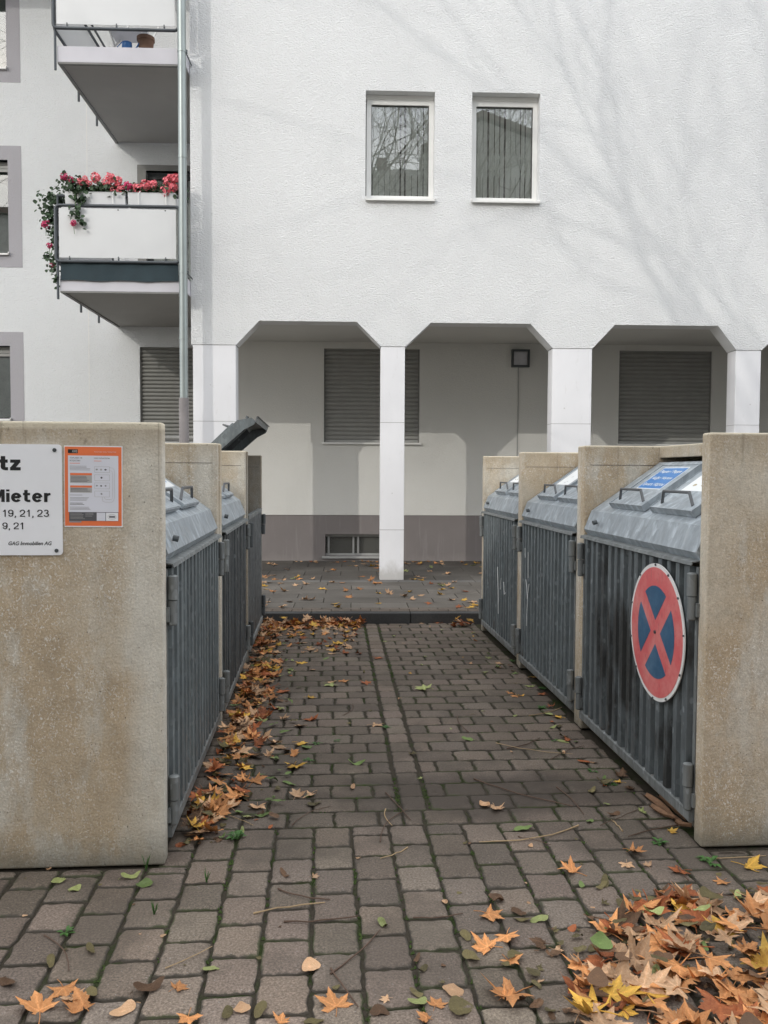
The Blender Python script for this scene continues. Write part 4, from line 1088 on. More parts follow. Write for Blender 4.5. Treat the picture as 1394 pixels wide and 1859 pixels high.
# ------------------------------------------------------------------ leaves
def leaf_pts(kind, rr):
    """outline in the leaf plane, stem at -y, unit size about 1 across"""
    if kind == 'plane':
        lobes = [(90, .58, 15), (90+50, .55, 14), (90-50, .56, 14), (90+104, .42, 14), (90-104, .43, 14)]
        sin_ = [(90+26, .345), (90-26, .345), (90+77, .30), (90-77, .31)]
        P = []
        for a, r_, w_ in lobes:
            a += rr.uniform(-5, 5); r_ *= rr.uniform(.85, 1.1)
            P += [(a, r_), (a-w_*.8, r_*.70), (a+w_*.8, r_*.70), (a-w_*1.05, r_*.74), (a+w_*1.05, r_*.74), (a-w_*1.4, r_*.55), (a+w_*1.4, r_*.55)]
        P += [(a+rr.uniform(-3, 3), r_*rr.uniform(.9, 1.1)) for a, r_ in sin_]
        P += [(-90+14, .11), (-90-14, .11), (-90, .03)]
        tear = rr.random() < .4; ta = rr.uniform(0, 360)
        if tear: P = [(a, r_*(.45 if abs((a-ta+180) % 360-180) < 40 else 1)) for a, r_ in P]
        P = sorted(((a+90) % 360-90, r_) for a, r_ in P)
        return [(r_*cos(radians(a)), r_*sin(radians(a))) for a, r_ in P]
    pts = []
    w_ = {'oval': .24, 'slim': .15, 'heart': .36}[kind]
    for k in range(20):
        t = 2*pi*k/20; y = -cos(t)*.5; ww = w_*abs(sin(t))**.8*(1-.25*y*2 if kind != 'heart' else 1-.5*y*2)
        pts.append((ww if sin(t) > 0 else -ww, y))
    return pts
def leaf_mesh(name, kind, mat, rr, curl=1.0):
    pts = leaf_pts(kind, rr); n_ = len(pts)
    vs = [(0, 0)]+[(x*.33, y*.33) for x, y in pts]+[(x*.68, y*.68) for x, y in pts]+pts
    fs = [(0, i+1, (i+1) % n_+1) for i in range(n_)]
    for r_ in range(2): fs += [(r_*n_+i+1, (r_+1)*n_+i+1, (r_+1)*n_+(i+1) % n_+1, r_*n_+(i+1) % n_+1) for i in range(n_)]
    a1, a2, a3 = rr.uniform(-.2, .55)*curl, rr.uniform(-.3, .6)*curl, rr.uniform(-.4, .4)*curl
    ph = rr.uniform(0, 6); sd_ = Vector((rr.uniform(0, 50), rr.uniform(0, 50), 0))
    f1, fd = rr.choice((0, 0, .6, 1.1)), rr.uniform(0, pi)
    def z(x, y):
        r2 = hypot(x, y)
        return f1*curl*.5*max(0, x*cos(fd)+y*sin(fd)-.12)+a1*x*x*1.4+a2*y*y+a3*x*y+.10*curl*noise.noise(Vector((x*3.2, y*3.2, 0))+sd_)+.16*curl*r2*r2*sin(3*atan2(y, x)+ph)
    v3 = [(x, y, z(x, y)) for x, y in vs]
    mb = MB(); mb.add(v3, fs); mb.tone = {}
    if kind == 'plane':
        for i_, (px, py) in enumerate(pts):
            tip = hypot(px, py) > .5 or (abs(px) > .3 and py < 0 and hypot(px, py) > .38)
            for q_ in range(3): mb.tone[1+q_*n_+i_] = 1.22 if tip else .90
        mb.tone[0] = 1.3
    else:
        mb.tone[0] = 1.2
    if kind != 'slim':
        y0 = -.03 if kind == 'plane' else -.5
        L = rr.uniform(.25, .5) if kind == 'plane' else .12; bx_ = rr.uniform(-.2, .2)
        mb.tube([(0, y0, z(0, 0)+.004), (bx_*.4, y0-L*.5, z(0, 0)+.03), (bx_, y0-L, z(0, 0)+.01)], [.014, .011, .013], 4)
    zm = min(v[2] for v in mb.v); mb.v = [(v[0], v[1], v[2]-zm) for v in mb.v]
    return mb
LM = {}
def get_leaf(kind, colr, var):
    k = (kind, colr, var)
    if k not in LM:
        rr = random.Random(hash((kind, var)) % 1000 if False else (len(kind)*37+var*11)); mb = leaf_mesh('leaf', kind, None, rr, [1.0, .6, 1.7, .35, 1.25, 2.2, .8, 1.4, 1.0, 1.9, .5][var % 11])
        me = bpy.data.meshes.new('leaf'); me.from_pydata(mb.v, [], mb.f); me.materials.append(ML[colr])
        at = me.color_attributes.new('tone', 'FLOAT_COLOR', 'CORNER')
        for lp, d in zip(me.loops, at.data): t_ = mb.tone.get(lp.vertex_index, .96); d.color = (t_, t_, t_, 1)
        for p in me.polygons: p.use_smooth = True
        LM[k] = (me, mb)
    return LM[k]
CN = {'orange': 'orange', 'tan': 'pale tan', 'rust': 'rust red', 'yellow': 'yellow', 'green': 'green', 'pale_green': 'pale green', 'olive': 'olive', 'brown': 'dark brown'}
KN = {'plane': 'plane', 'oval': 'oval', 'slim': 'narrow', 'heart': 'heart shaped'}
ALL = []      # (x, y, z, size, kind, colour, tilt, rot, place)
def LF(x, y, size, kind, colr, place, z=0.0, tilt=.15, rz=None, rr=random):
    ALL.append((x, y, z, size, kind, colr, tilt, rr.uniform(0, 2*pi) if rz is None else rz, place, rr.randrange(11), rr.uniform(0, 2*pi)))

NL = [
 (0.552, 2.357, 0.165, 'plane', 'orange', 'lying alone left of the big heap, largest of all'),
 (0.045, 2.339, 0.115, 'plane', 'orange', 'lying alone on a block in the middle of the lower edge'),
 (-0.742, 2.471, 0.101, 'plane', 'orange', 'at the top of the small cluster in the lower left corner'),
 (-0.778, 2.374, 0.13, 'plane', 'orange', 'leftmost in the small cluster in the lower left corner'),
 (-0.661, 2.376, 0.125, 'plane', 'orange', 'curled in the small cluster in the lower left corner'),
 (-0.654, 2.441, 0.079, 'oval', 'olive', 'standing upright in the small cluster in the lower left corner'),
 (-0.702, 2.424, 0.088, 'plane', 'tan', 'under the others in the small cluster in the lower left corner'),
 (-0.548, 2.354, 0.1, 'oval', 'tan', 'just right of the lower left cluster'),
 (-0.413, 2.454, 0.069, 'plane', 'orange', 'arched up over the blocks right of the lower left cluster'),
 (-0.361, 2.317, 0.086, 'plane', 'orange', 'cut by the lower edge near the left cluster'),
 (-0.495, 2.454, 0.108, 'oval', 'brown', 'flat on the blocks right of the lower left cluster'),
 (-0.716, 2.669, 0.075, 'slim', 'olive', 'between the weed sprout and the lower left cluster'),
 (-0.822, 2.616, 0.078, 'slim', 'olive', 'above the lower left cluster, near the left edge'),
 (-0.91, 2.508, 0.087, 'oval', 'brown', 'at the left edge above the lower left cluster'),
 (-0.958, 3.136, 0.071, 'heart', 'pale_green', 'left of a pair lying before the left end wall'),
 (-0.878, 3.081, 0.061, 'heart', 'pale_green', 'right of a pair lying before the left end wall'),
 (-0.699, 3.154, 0.086, 'oval', 'pale_green', 'beside the grass tuft at the left end wall'),
 (-0.637, 3.091, 0.071, 'heart', 'green', 'in front of the grass tuft at the left end wall'),
 (-0.328, 2.546, 0.061, 'oval', 'pale_green', 'alone on a block in the lower left third'),
 (-0.134, 3.144, 0.071, 'slim', 'brown', 'alone on the blocks in front of the lane'),
 (-0.023, 3.12, 0.043, 'plane', 'tan', 'tiny, dried, in front of the lane'),
 (-0.032, 2.535, 0.084, 'heart', 'tan', 'rolled into a tube on the foreground blocks'),
 (0.208, 2.763, 0.066, 'oval', 'pale_green', 'alone in the middle of the foreground blocks'),
 (-0.219, 2.34, 0.061, 'heart', 'tan', 'left of the two olive ones at the lower edge'),
 (-0.167, 2.334, 0.076, 'oval', 'olive', 'folded, at the lower edge left of the middle leaf'),
 (-0.257, 2.323, 0.069, 'oval', 'olive', 'flat, at the lower edge left of the middle leaf'),
 (-0.016, 2.276, 0.068, 'oval', 'olive', 'cut by the lower edge under the middle leaf'),
 (-0.106, 2.279, 0.063, 'plane', 'orange', 'cut by the lower edge left of the middle leaf'),
 (0.309, 2.498, 0.049, 'oval', 'olive', 'small, upright, right of the middle of the foreground'),
 (0.299, 2.558, 0.051, 'slim', 'brown', 'small, above the olive one right of the middle'),
 (0.381, 2.389, 0.08, 'heart', 'tan', 'heart shaped between the middle and the largest leaf'),
 (0.275, 2.344, 0.07, 'oval', 'pale_green', 'bright, between the middle leaf and the largest one'),
 (0.327, 2.326, 0.068, 'plane', 'orange', 'crumpled, between the middle leaf and the largest one'),
 (0.391, 2.302, 0.106, 'heart', 'olive', 'broad, left of the largest leaf'),
 (0.293, 2.265, 0.061, 'plane', 'orange', 'cut by the lower edge left of the largest leaf'),
 (0.191, 2.363, 0.042, 'plane', 'tan', 'small, right of the middle leaf'),
 (0.167, 2.307, 0.068, 'heart', 'brown', 'right of the middle leaf at the lower edge'),
 (0.276, 2.383, 0.053, 'oval', 'olive', 'left of the heart shaped tan leaf'),
 (0.57, 2.804, 0.112, 'plane', 'orange', 'pointed, above and left of the big heap'),
 (0.678, 2.812, 0.077, 'oval', 'brown', 'beside the pointed orange leaf above the heap'),
 (0.616, 2.902, 0.067, 'heart', 'brown', 'small, above the pointed orange leaf'),
 (0.469, 2.55, 0.096, 'oval', 'olive', 'oval, between the largest leaf and the pointed one'),
 (0.472, 2.679, 0.081, 'oval', 'olive', 'faint, left of the heap'),
 (0.506, 2.628, 0.048, 'oval', 'olive', 'tiny, left of the heap'),
 (0.857, 3.494, 0.101, 'oval', 'green', 'alone, bright, on the blocks before the right bins'),
 (1.16, 3.55, 0.067, 'oval', 'green', 'with a long stalk before the right bins'),
 (0.778, 3.719, 0.115, 'plane', 'tan', 'alone on the damp stain in the lane'),
 (0.738, 3.76, 0.067, 'heart', 'tan', 'small, on the left of the damp stain in the lane'),
 (0.952, 3.098, 0.111, 'plane', 'orange', 'round and flat, before the right shelters'),
 (0.952, 2.99, 0.051, 'oval', 'green', 'below the round orange one before the right shelters'),
 (1.046, 3.013, 0.091, 'slim', 'olive', 'right of the round orange one before the right shelters'),
 (1.022, 2.977, 0.076, 'slim', 'olive', 'just under the other olive one before the right shelters'),
 (1.23, 3.24, 0.114, 'plane', 'orange', 'standing up before the right end wall'),
 (1.177, 3.143, 0.072, 'plane', 'tan', 'torn, below the standing orange one'),
 (1.252, 3.124, 0.051, 'plane', 'tan', 'small, right of the torn tan one'),
 (1.366, 3.076, 0.102, 'plane', 'rust', 'arched, before the corner of the right end wall'),
 (1.48, 2.982, 0.072, 'plane', 'orange', 'small, between the arched one and the right edge'),
 (1.635, 3.096, 0.12, 'plane', 'yellow', 'before the right end wall near the right edge'),
 (1.477, 2.855, 0.081, 'oval', 'pale_green', 'just above the heap at the right edge'),
 (1.514, 2.885, 0.102, 'slim', 'olive', 'beside the pale green one at the right edge'),
 (0.734, 2.761, 0.081, 'oval', 'pale_green', 'on the upper left fringe of the heap'),
 (0.681, 2.761, 0.072, 'oval', 'olive', 'left of the pale green one on the heap fringe'),
 (1.6, 2.899, 0.084, 'plane', 'rust', 'cut by the right edge above the heap'),
 (-0.131, 4.329, 0.137, 'plane', 'yellow', 'large and curled, in the lower left of the lane'),
 (0.188, 4.335, 0.092, 'slim', 'green', 'alone, narrow, left of the centre strip'),
 (-0.028, 3.813, 0.085, 'oval', 'olive', 'at the front of the lane left of the damp stain'),
 (-0.282, 3.797, 0.096, 'plane', 'tan', 'at the front of the left leaf drift'),
 (-0.253, 3.702, 0.094, 'oval', 'green', 'right one of the green pair at the front of the drift'),
 (-0.31, 3.688, 0.066, 'oval', 'pale_green', 'left one of the green pair at the front of the drift'),
 (-0.427, 3.87, 0.108, 'plane', 'orange', 'flat, at the front end of the left drift'),
 (-0.345, 3.904, 0.087, 'oval', 'olive', 'behind the flat orange one at the front of the drift'),
 (0.153, 4.006, 0.068, 'slim', 'tan', 'narrow, near the foot of the centre strip'),
 (-0.112, 4.694, 0.095, 'plane', 'yellow', 'above the large curled one in the lane'),
 (-0.077, 4.616, 0.088, 'heart', 'green', 'touching the yellow one in the lane'),
 (-0.15, 4.082, 0.081, 'slim', 'green', 'below the large curled yellow one in the lane'),
 (-0.11, 5.026, 0.095, 'plane', 'tan', 'halfway along the left half of the lane'),
 (-0.23, 4.635, 0.113, 'heart', 'tan', 'round, left of the yellow one in the lane'),
 (-0.197, 4.933, 0.084, 'slim', 'green', 'halfway along the left half of the lane'),
 (0.326, 5.023, 0.108, 'plane', 'tan', 'beside the centre strip, nearest of those there'),
 (0.334, 6.027, 0.107, 'plane', 'rust', 'just left of the centre strip'),
 (0.46, 6.858, 0.104, 'plane', 'rust', 'lying on the centre strip'),
 (0.724, 5.85, 0.149, 'plane', 'pale_green', 'alone, large, right of the centre strip'),
 (0.071, 6.009, 0.137, 'plane', 'pale_green', 'under the two tan ones left of the centre strip'),
 (0.076, 6.089, 0.085, 'plane', 'tan', 'left one of two on the pale green leaf'),
 (0.159, 6.084, 0.092, 'plane', 'orange', 'right one of two on the pale green leaf'),
 (-0.073, 5.659, 0.093, 'plane', 'yellow', 'in the left half of the lane, below the pale green one'),
 (-0.16, 6.708, 0.11, 'plane', 'yellow', 'in the left half of the lane, towards the kerb'),
 (-0.217, 6.465, 0.074, 'plane', 'pale_green', 'small, in the left half of the lane'),
 (-0.062, 6.475, 0.066, 'plane', 'tan', 'small, in the left half of the lane'),
 (0.145, 7.456, 0.141, 'plane', 'yellow', 'beyond the others near the kerb drift'),
 (0.089, 7.201, 0.118, 'plane', 'tan', 'near the kerb drift'),
 (-0.102, 7.21, 0.119, 'plane', 'tan', 'left, near the kerb drift'),
 (0.045, 6.858, 0.088, 'slim', 'green', 'small, near the kerb drift'),
 (0.828, 4.719, 0.085, 'oval', 'green', 'alone, in the right half of the lane'),
 (1.204, 5.16, 0.063, 'oval', 'pale_green', 'small, by the middle right bin'),
 (1.238, 6.318, 0.067, 'oval', 'pale_green', 'small, by the farthest right bin'),
 (0.857, 6.9, 0.062, 'oval', 'pale_green', 'tiny, right of the centre strip'),
 (0.578, 7.534, 0.067, 'oval', 'pale_green', 'tiny, at the far end of the centre strip'),
 (1.322, 5.626, 0.102, 'plane', 'orange', 'right of the pair by the middle right bin'),
 (1.294, 5.699, 0.067, 'plane', 'orange', 'left of the pair by the middle right bin'),
 (1.566, 6.143, 0.104, 'plane', 'yellow', 'upper one by the middle right bin'),
 (1.474, 5.871, 0.084, 'plane', 'pale_green', 'among the yellow ones by the middle right bin'),
 (1.513, 5.673, 0.097, 'plane', 'rust', 'against the middle right bin'),
 (1.471, 5.109, 0.094, 'plane', 'yellow', 'by the edge of the nearest right bin'),
 (1.426, 5.184, 0.096, 'oval', 'pale_green', 'left of the yellow one by the nearest right bin'),
 (1.455, 4.0, 0.059, 'plane', 'yellow', 'at the foot of the nearest right bin'),
 (1.498, 4.081, 0.11, 'plane', 'brown', 'behind the yellow one at the nearest right bin'),
 (1.286, 3.902, 0.073, 'oval', 'olive', 'left of the yellow one at the nearest right bin'),
 (1.3, 3.739, 0.041, 'oval', 'pale_green', 'small, left of the bark strips'),
 (1.285, 3.614, 0.082, 'slim', 'brown', 'left of the bark strips'),
 (1.404, 6.608, 0.094, 'plane', 'tan', 'by the farthest right bin'),
 (1.37, 6.812, 0.07, 'plane', 'pale_green', 'by the farthest right bin'),
 (1.357, 4.639, 0.086, 'oval', 'pale_green', 'by the nearest right bin'),
 (1.626, 8.875, 0.148, 'plane', 'yellow', 'in the far right corner at the kerb'),
 (1.544, 8.74, 0.135, 'plane', 'yellow', 'in front in the far right corner at the kerb'),
 (1.653, 9.088, 0.152, 'plane', 'tan', 'on top in the far right corner at the kerb'),
 (1.452, 8.779, 0.124, 'plane', 'rust', 'left in the far right corner at the kerb'),
 (1.182, 8.462, 0.108, 'plane', 'rust', 'against the kerb, right half'),
 (1.012, 8.438, 0.064, 'plane', 'tan', 'against the kerb, right half, small'),
]
TW = [
 ((0.306, 3.933),(0.389, 3.609)),
 ((0.752, 4.087),(1.137, 3.716)),
 ((1.099, 3.508),(0.645, 3.372)),
 ((1.128, 3.954),(1.158, 3.622)),
 ((0.243, 3.397),(0.389, 3.73)),
 ((0.291, 3.736),(0.305, 3.557)),
 ((0.207, 5.467),(0.137, 5.219)),
 ((-0.151, 3.031),(0.036, 2.939)),
 ((-0.226, 2.862),(0.017, 2.921)),
 ((-0.121, 2.802),(0.128, 2.821)),
 ((0.031, 2.494),(0.196, 2.73)),
 ((-0.413, 3.718),(-0.283, 3.593)),
 ((-0.12, 3.583),(0.046, 3.783)),
 ((1.193, 3.502),(1.424, 3.667)),
 ((1.267, 3.441),(1.259, 3.556)),
 ((1.523, 3.482),(1.271, 3.386)),
 ((1.015, 4.534),(1.245, 4.715)),
 ((0.974, 4.632),(1.349, 4.423)),
 ((0.855, 4.841),(0.845, 5.18)),
 ((1.207, 4.343),(1.451, 4.556)),
 ((0.349, 3.34),(0.232, 3.249)),
 ((0.815, 3.415),(0.93, 3.329)),
 ((0.313, 2.799),(0.485, 2.817)),
 ((-0.466, 2.555),(-0.34, 2.667)),
 ((-0.889, 2.767),(-0.751, 2.559)),
 ((0.032, 2.522),(0.107, 2.33)),
 ((1.521, 3.168),(1.75, 3.178)),
 ((1.333, 2.896),(1.559, 2.823)),
 ((1.357, 2.998),(1.372, 3.131)),
 ((1.29, 5.155),(1.548, 5.328)),
]
WD = [((-0.829, 2.786), 0.05), ((-0.655, 3.213), 0.05), ((-0.341, 3.476), 0.08), ((-0.02, 4.689), 0.05), ((-0.062, 4.418), 0.05), ((-0.414, 4.526), 0.07), ((1.511, 3.145), 0.08), ((1.378, 3.327), 0.06), ((1.424, 5.335), 0.06), ((1.552, 5.821), 0.06), ((1.319, 4.661), 0.05), ((1.536, 6.701), 0.05), ((-0.055, 3.921), 0.04), ((1.404, 3.974), 0.05), ((0.994, 11.992), 0.07), ((0.385, 4.976), 0.05), ((0.094, 4.732), 0.04), ((1.601, 4.454), 0.05), ((-0.562, 2.884), 0.04), ((-0.416, 3.11), 0.04), ((1.372, 4.167), 0.05)]
BK = [((1.511, 3.826), (1.547, 3.509)), ((1.562, 3.789), (1.578, 3.524)), ((1.474, 3.664), (1.523, 3.528)), ((1.511, 3.482), (1.557, 3.423))]

TWL = ['dark thin twig in the joints just before the damp stain, middle of the lane', 'dark thin twig long, pointing right across the damp stain', 'pale thin twig before the right bins, bent', 'dark thin twig straight, beyond the damp stain on its right', 'dark thin twig crossing others at the foot of the centre strip', 'pale thin twig short, at the foot of the centre strip', 'dark thin twig curved like a hook, left half of the lane', 'dark thin twig upper of three parallel ones on the left foreground blocks', 'pale thin twig middle one of three parallel ones on the left foreground blocks', 'dark thin twig lowest of three parallel ones on the left foreground blocks', 'dark thin twig slanting, left of the middle in the foreground', 'pale thin twig by the front of the left drift', 'dark thin twig short and right of the left drift', 'dark thin twig slanting, near the bark strips', 'pale thin twig short, under the small green leaf before the right bin', 'dark thin twig lying right beside the bark strips', 'dark thin twig short, among those halfway along the right of the lane', 'pale thin twig long, halfway along the right of the lane', 'dark thin twig short, upright, halfway along the right half of the lane', 'dark thin twig pointing at the nearest right bin', 'pale thin twig on the first blocks before the centre strip', 'dark thin twig thin, before the standing orange leaf', 'dark thin twig level, in the lower middle of the foreground', 'pale thin twig slanting, left of the green oval leaf', 'dark thin twig left edge, beside the weed sprout', 'dark thin twig between the rolled leaf and the middle leaf', 'pale thin twig at the foot of the right end wall', 'dark thin twig stalk under the yellow leaf near the right edge', 'dark thin twig stalk under the arched rust leaf', 'pale thin twig by the edge of the middle right bin']
WDL = ['small weed sprout in the left foreground joints', 'tall grass tuft against the left end wall corner', 'broad leaved weed at the front of the left drift', 'small weed below the green narrow leaf in the lane', 'small weed near the large curled yellow leaf', 'weed growing out of the left leaf drift', 'rosette weed at the foot of the right end wall', 'two leaved sprout before the right end wall', 'leafy weed by the middle right bin, nearer one', 'leafy weed by the middle right bin, farther one', 'grassy weed at the nearest right bin', 'weed by the farthest right bin', 'tiny weed at the foot of the lane', 'weed by the yellow leaf at the nearest right bin', 'green weed at the foot of the slim arcade pillar', 'weed beside the centre strip under a tan leaf', 'tiny weed left of the centre strip', 'low weed before the nearest right door rail', 'thin grass blades in a joint on the left foreground', 'thin grass blades right of the left end wall', 'small weed on the right side of the lane']

for x, y, s, k, c, pl in NL:
    zz = .0 if y < 8.5 else .11
    LF(x, y, s*(.84 if k in ('oval', 'heart') else 1), k, c, pl, zz+.001, .10 if k == 'plane' else .12)
    ALL[-1] = ALL[-1][:9]+((0, 4, 1, 6, 8, 2)[len(ALL) % 6] if y < 4.5 else (1, 3, 6, 10)[len(ALL) % 4],)+ALL[-1][10:]
rr = random.Random(21)
def pick(ws):
    t = rr.random()*sum(b for a, b in ws)
    for a, b in ws:
        t -= b
        if t <= 0: return a
    return ws[-1][0]
HC = [('orange', 5), ('tan', 4), ('rust', 2.2), ('yellow', .6), ('brown', 1.6)]
def dens_a(x, y):
    # irregular edge of the big heap
    e = noise.noise(Vector((x*2.3, y*2.3, 3)))*.22
    lim = .78+.9*max(0, (y-2.45))**1.5*1.3-.25*max(0, 2.35-y)
    return x > lim+e and y < 2.93+e*.7-.12*(x < 1.2)
pH = 'in the big heap at the lower right'
n_ = 0
while n_ < 110:   # olive under-layer spreading past the heap
    x, y = rr.uniform(.50, 2.4), rr.uniform(1.7, 2.95)
    if dens_a(x+.22, y-.03): LF(x, y, rr.uniform(.03, .062), pick([('oval', 5), ('heart', 1), ('slim', 3)]), pick([('olive', 6), ('brown', 3), ('pale_green', .8), ('green', .5)]), 'in the thin litter around and under the big heap', rr.uniform(.001, .012), .25, None, rr); n_ += 1
n_ = 0
while n_ < 470:
    x, y = rr.uniform(.6, 2.5), rr.uniform(1.7, 2.95)
    if dens_a(x, y):
        inn = dens_a(x-.25, y+.1)
        LF(x, y, rr.uniform(.095, .18), 'plane', pick(HC), pH, rr.uniform(.002, .030 if inn else .008), .27, None, rr); n_ += 1
for _ in range(16):
    x, y = rr.uniform(.52, .95), rr.uniform(2.0, 2.75)
    LF(x, y, rr.uniform(.06, .12), 'plane', pick(HC), 'in the thin litter around and under the big heap', .004, .25, None, rr)
for _ in range(60):
    x, y = rr.uniform(.7, 2.3), rr.uniform(1.8, 2.9)
    if dens_a(x, y): LF(x, y, rr.uniform(.05, .08), pick([('oval', 3), ('heart', 2)]), pick([('olive', 5), ('brown', 2), ('green', .5), ('pale_green', .6)]), 'lying on top of the big heap', rr.uniform(.045, .065), .35, None, rr)
for _ in range(420):   # torn scraps between and around the leaves of the heap
    x, y = rr.uniform(.45, 2.3), rr.uniform(1.75, 2.95)
    if dens_a(x+.16, y-.03): LF(x, y, rr.uniform(.014, .045), pick([('heart', 3), ('oval', 3), ('plane', 3)]), pick([('olive', 5), ('brown', 6), ('tan', 1.2), ('rust', 1)]), 'in the thin litter around and under the big heap', rr.uniform(.0, .008), .35, None, rr)
for _ in range(260):
    y = rr.uniform(3.4, 8.3); x = -.57+abs(rr.gauss(0, .16))
    LF(x, y, rr.uniform(.015, .045), pick([('heart', 3), ('oval', 2), ('plane', 3)]), pick([('brown', 5), ('rust', 3), ('olive', 3), ('green', .6)]), 'scattered along the left bins', .001, .3, None, rr)
# drift along the left bins
DC = [('orange', 5), ('tan', 3.6), ('rust', 3), ('yellow', 1.3), ('brown', 1.6), ('olive', .6)]
for _ in range(430):
    y = rr.uniform(3.42, 8.2); wv = .20+.10*noise.noise(Vector((0, y*1.9, 5)))+(.04 if 4.3 < y < 6.6 else 0)-(.08 if y > 6.9 else 0)-(.07 if y < 3.75 else 0)
    if y < 4.6 and rr.random() < .35: continue
    if 6.75 < y < 7.3 and rr.random() < .7: continue
    x = -.565+abs(rr.gauss(0, .55))*wv+rr.random()*.05
    pl = 'drift by the nearest left bin' if y < 5.0 else ('drift by the middle left bin' if y < 6.7 else 'drift by the farthest left bin')
    LF(x, y, rr.uniform(.07, .125), 'plane', pick(DC), pl, rr.uniform(.002, .045)*max(0, 1-(x+.57)/.35)+.002, .4, None, rr)
for _ in range(70):
    y = rr.uniform(3.4, 7.8); x = -.56+rr.random()*.42
    LF(x, y, rr.uniform(.04, .07), pick([('oval', 3), ('slim', 2)]), pick([('olive', 2), ('green', 2), ('pale_green', 2), ('brown', 1)]), 'scattered along the left bins', rr.uniform(.002, .02), .25, None, rr)
# drift against the kerb
for _ in range(230):
    x = rr.uniform(-.56, .42); d = abs(rr.gauss(0, 1)); fade = 1 if x < .2 else .6
    y = 8.47-.03*(x)-.03-d*(.17 if x < .05 else .09)
    LF(x, y, rr.uniform(.06, .12), 'plane', pick([('orange', 4), ('tan', 4), ('rust', 3), ('yellow', .8), ('brown', 1)]), 'drift against the kerb', rr.uniform(.002, .07)*max(.1, 1-d*.6)*fade, .55, None, rr)
for _ in range(60):
    x = rr.uniform(-.5, .35); y = rr.uniform(7.0, 8.15)
    LF(x, y, rr.uniform(.06, .11), 'plane', pick([('orange', 3), ('tan', 4), ('rust', 2), ('yellow', 2)]), 'scattered before the kerb drift', .002, .25, None, rr)
for _ in range(16):
    LF(rr.uniform(1.30, 1.5), rr.uniform(8.22, 8.36), rr.uniform(.07, .11), 'plane', pick([('yellow', 3), ('rust', 3), ('tan', 2)]), 'in the far right corner at the kerb', rr.uniform(.0, .07), .5, None, rr)
# pavement and arcade
for _ in range(125):
    x = rr.uniform(-1.0, 2.6); y = rr.uniform(8.75, 13.2)
    if abs(y-11.1) < .25 and .7 < x < 1.15: continue
    q = y-8.6
    LF(x, y, rr.uniform(.09, .14), 'plane', pick([('yellow', 4), ('tan', 6), ('orange', 3), ('rust', .4), ('pale_green', 1)]), 'on the pavement beyond the kerb' if y < 11 else 'on the arcade floor', .106+(y-8.63)*.0048, .18, None, rr)
for _ in range(26):
    x = rr.uniform(-.9, 2.6)
    LF(x, 13.25-x*.039+rr.uniform(-.10, -.02), rr.uniform(.07, .11), 'plane', pick([('tan', 5), ('orange', 3), ('rust', 1.5)]), 'blown against the arcade plinth', .127, .35, None, rr)
# single ones in the lane
for _ in range(34):
    x = rr.uniform(.0, 1.45); y = rr.uniform(3.7, 8.3)
    LF(x, y, rr.uniform(.025, .055), pick([('oval', 3), ('slim', 2), ('plane', 2)]), pick([('pale_green', 3), ('green', 2), ('tan', 2), ('olive', 2), ('yellow', 1)]), 'small and loose on the lane blocks', .001, .15, None, rr)
for _ in range(26):
    x = rr.uniform(1.36, 1.5); y = rr.uniform(3.4, 8.2)
    LF(x, y, rr.uniform(.035, .08), pick([('oval', 3), ('plane', 3)]), pick([('pale_green', 2), ('green', 1), ('rust', 2), ('olive', 3), ('brown', 3), ('yellow', 1)]), 'along the foot of the right bins', .002, .25, None, rr)
for _ in range(40):
    x = rr.uniform(-1.2, 1.6); y = rr.uniform(2.2, 3.5)
    LF(x, y, rr.uniform(.012, .028), pick([('heart', 3), ('plane', 2)]), pick([('tan', 3), ('olive', 4), ('brown', 3)]), 'crumb of leaf on the foreground blocks', .001, .2, None, rr)

def leaf_zone(L):
    x, y, z, s, k, c, tl, rz, pl, var, td = L
    sz = 'small ' if s < .095 and k == 'plane' or s < .052 else ('broad ' if s > .135 or (s > .068 and k != 'plane') else '')
    at_ = ('flat', 'tilted')[tl*(.3+.7*((rz*7.3) % 1)) > .24]
    lx = (x-.55)/(y*.53-.55); ly = (y-2.15)/.75
    a = ('left fringe', 'left part', 'centre', 'right part', 'right end')[max(0, min(4, int(lx*5)))]
    b = ('front', 'front half', 'back half', 'back edge')[max(0, min(3, int(ly*4)))]
    w_ = {'in the b': 'big heap', 'in the t': 'litter round the heap', 'lying on': 'top of the heap'}[pl[:8]]
    return '%s%s %s leaf, %s, %s of %s, %s' % (sz, CN[c], {'heart': 'heart'}.get(k, KN[k]), at_, a, w_, b)
ALL.sort(key=lambda L: -(L[3]/hypot(L[0], L[1])) if L[0] < L[1]*.53+.05 and L[1] > 2.0 else 1)
def leaf_matrix(L):
    x, y, z, s, k, c, tl, rz, pl, var, td = L
    return Matrix.Translation((x, y, z))@Matrix.Rotation(tl*(.3+.7*((rz*7.3) % 1)), 4, Vector((cos(td), sin(td), 0)))@Matrix.Rotation(rz, 4, 'Z')@Matrix.Scale(s, 4)
rest = {}
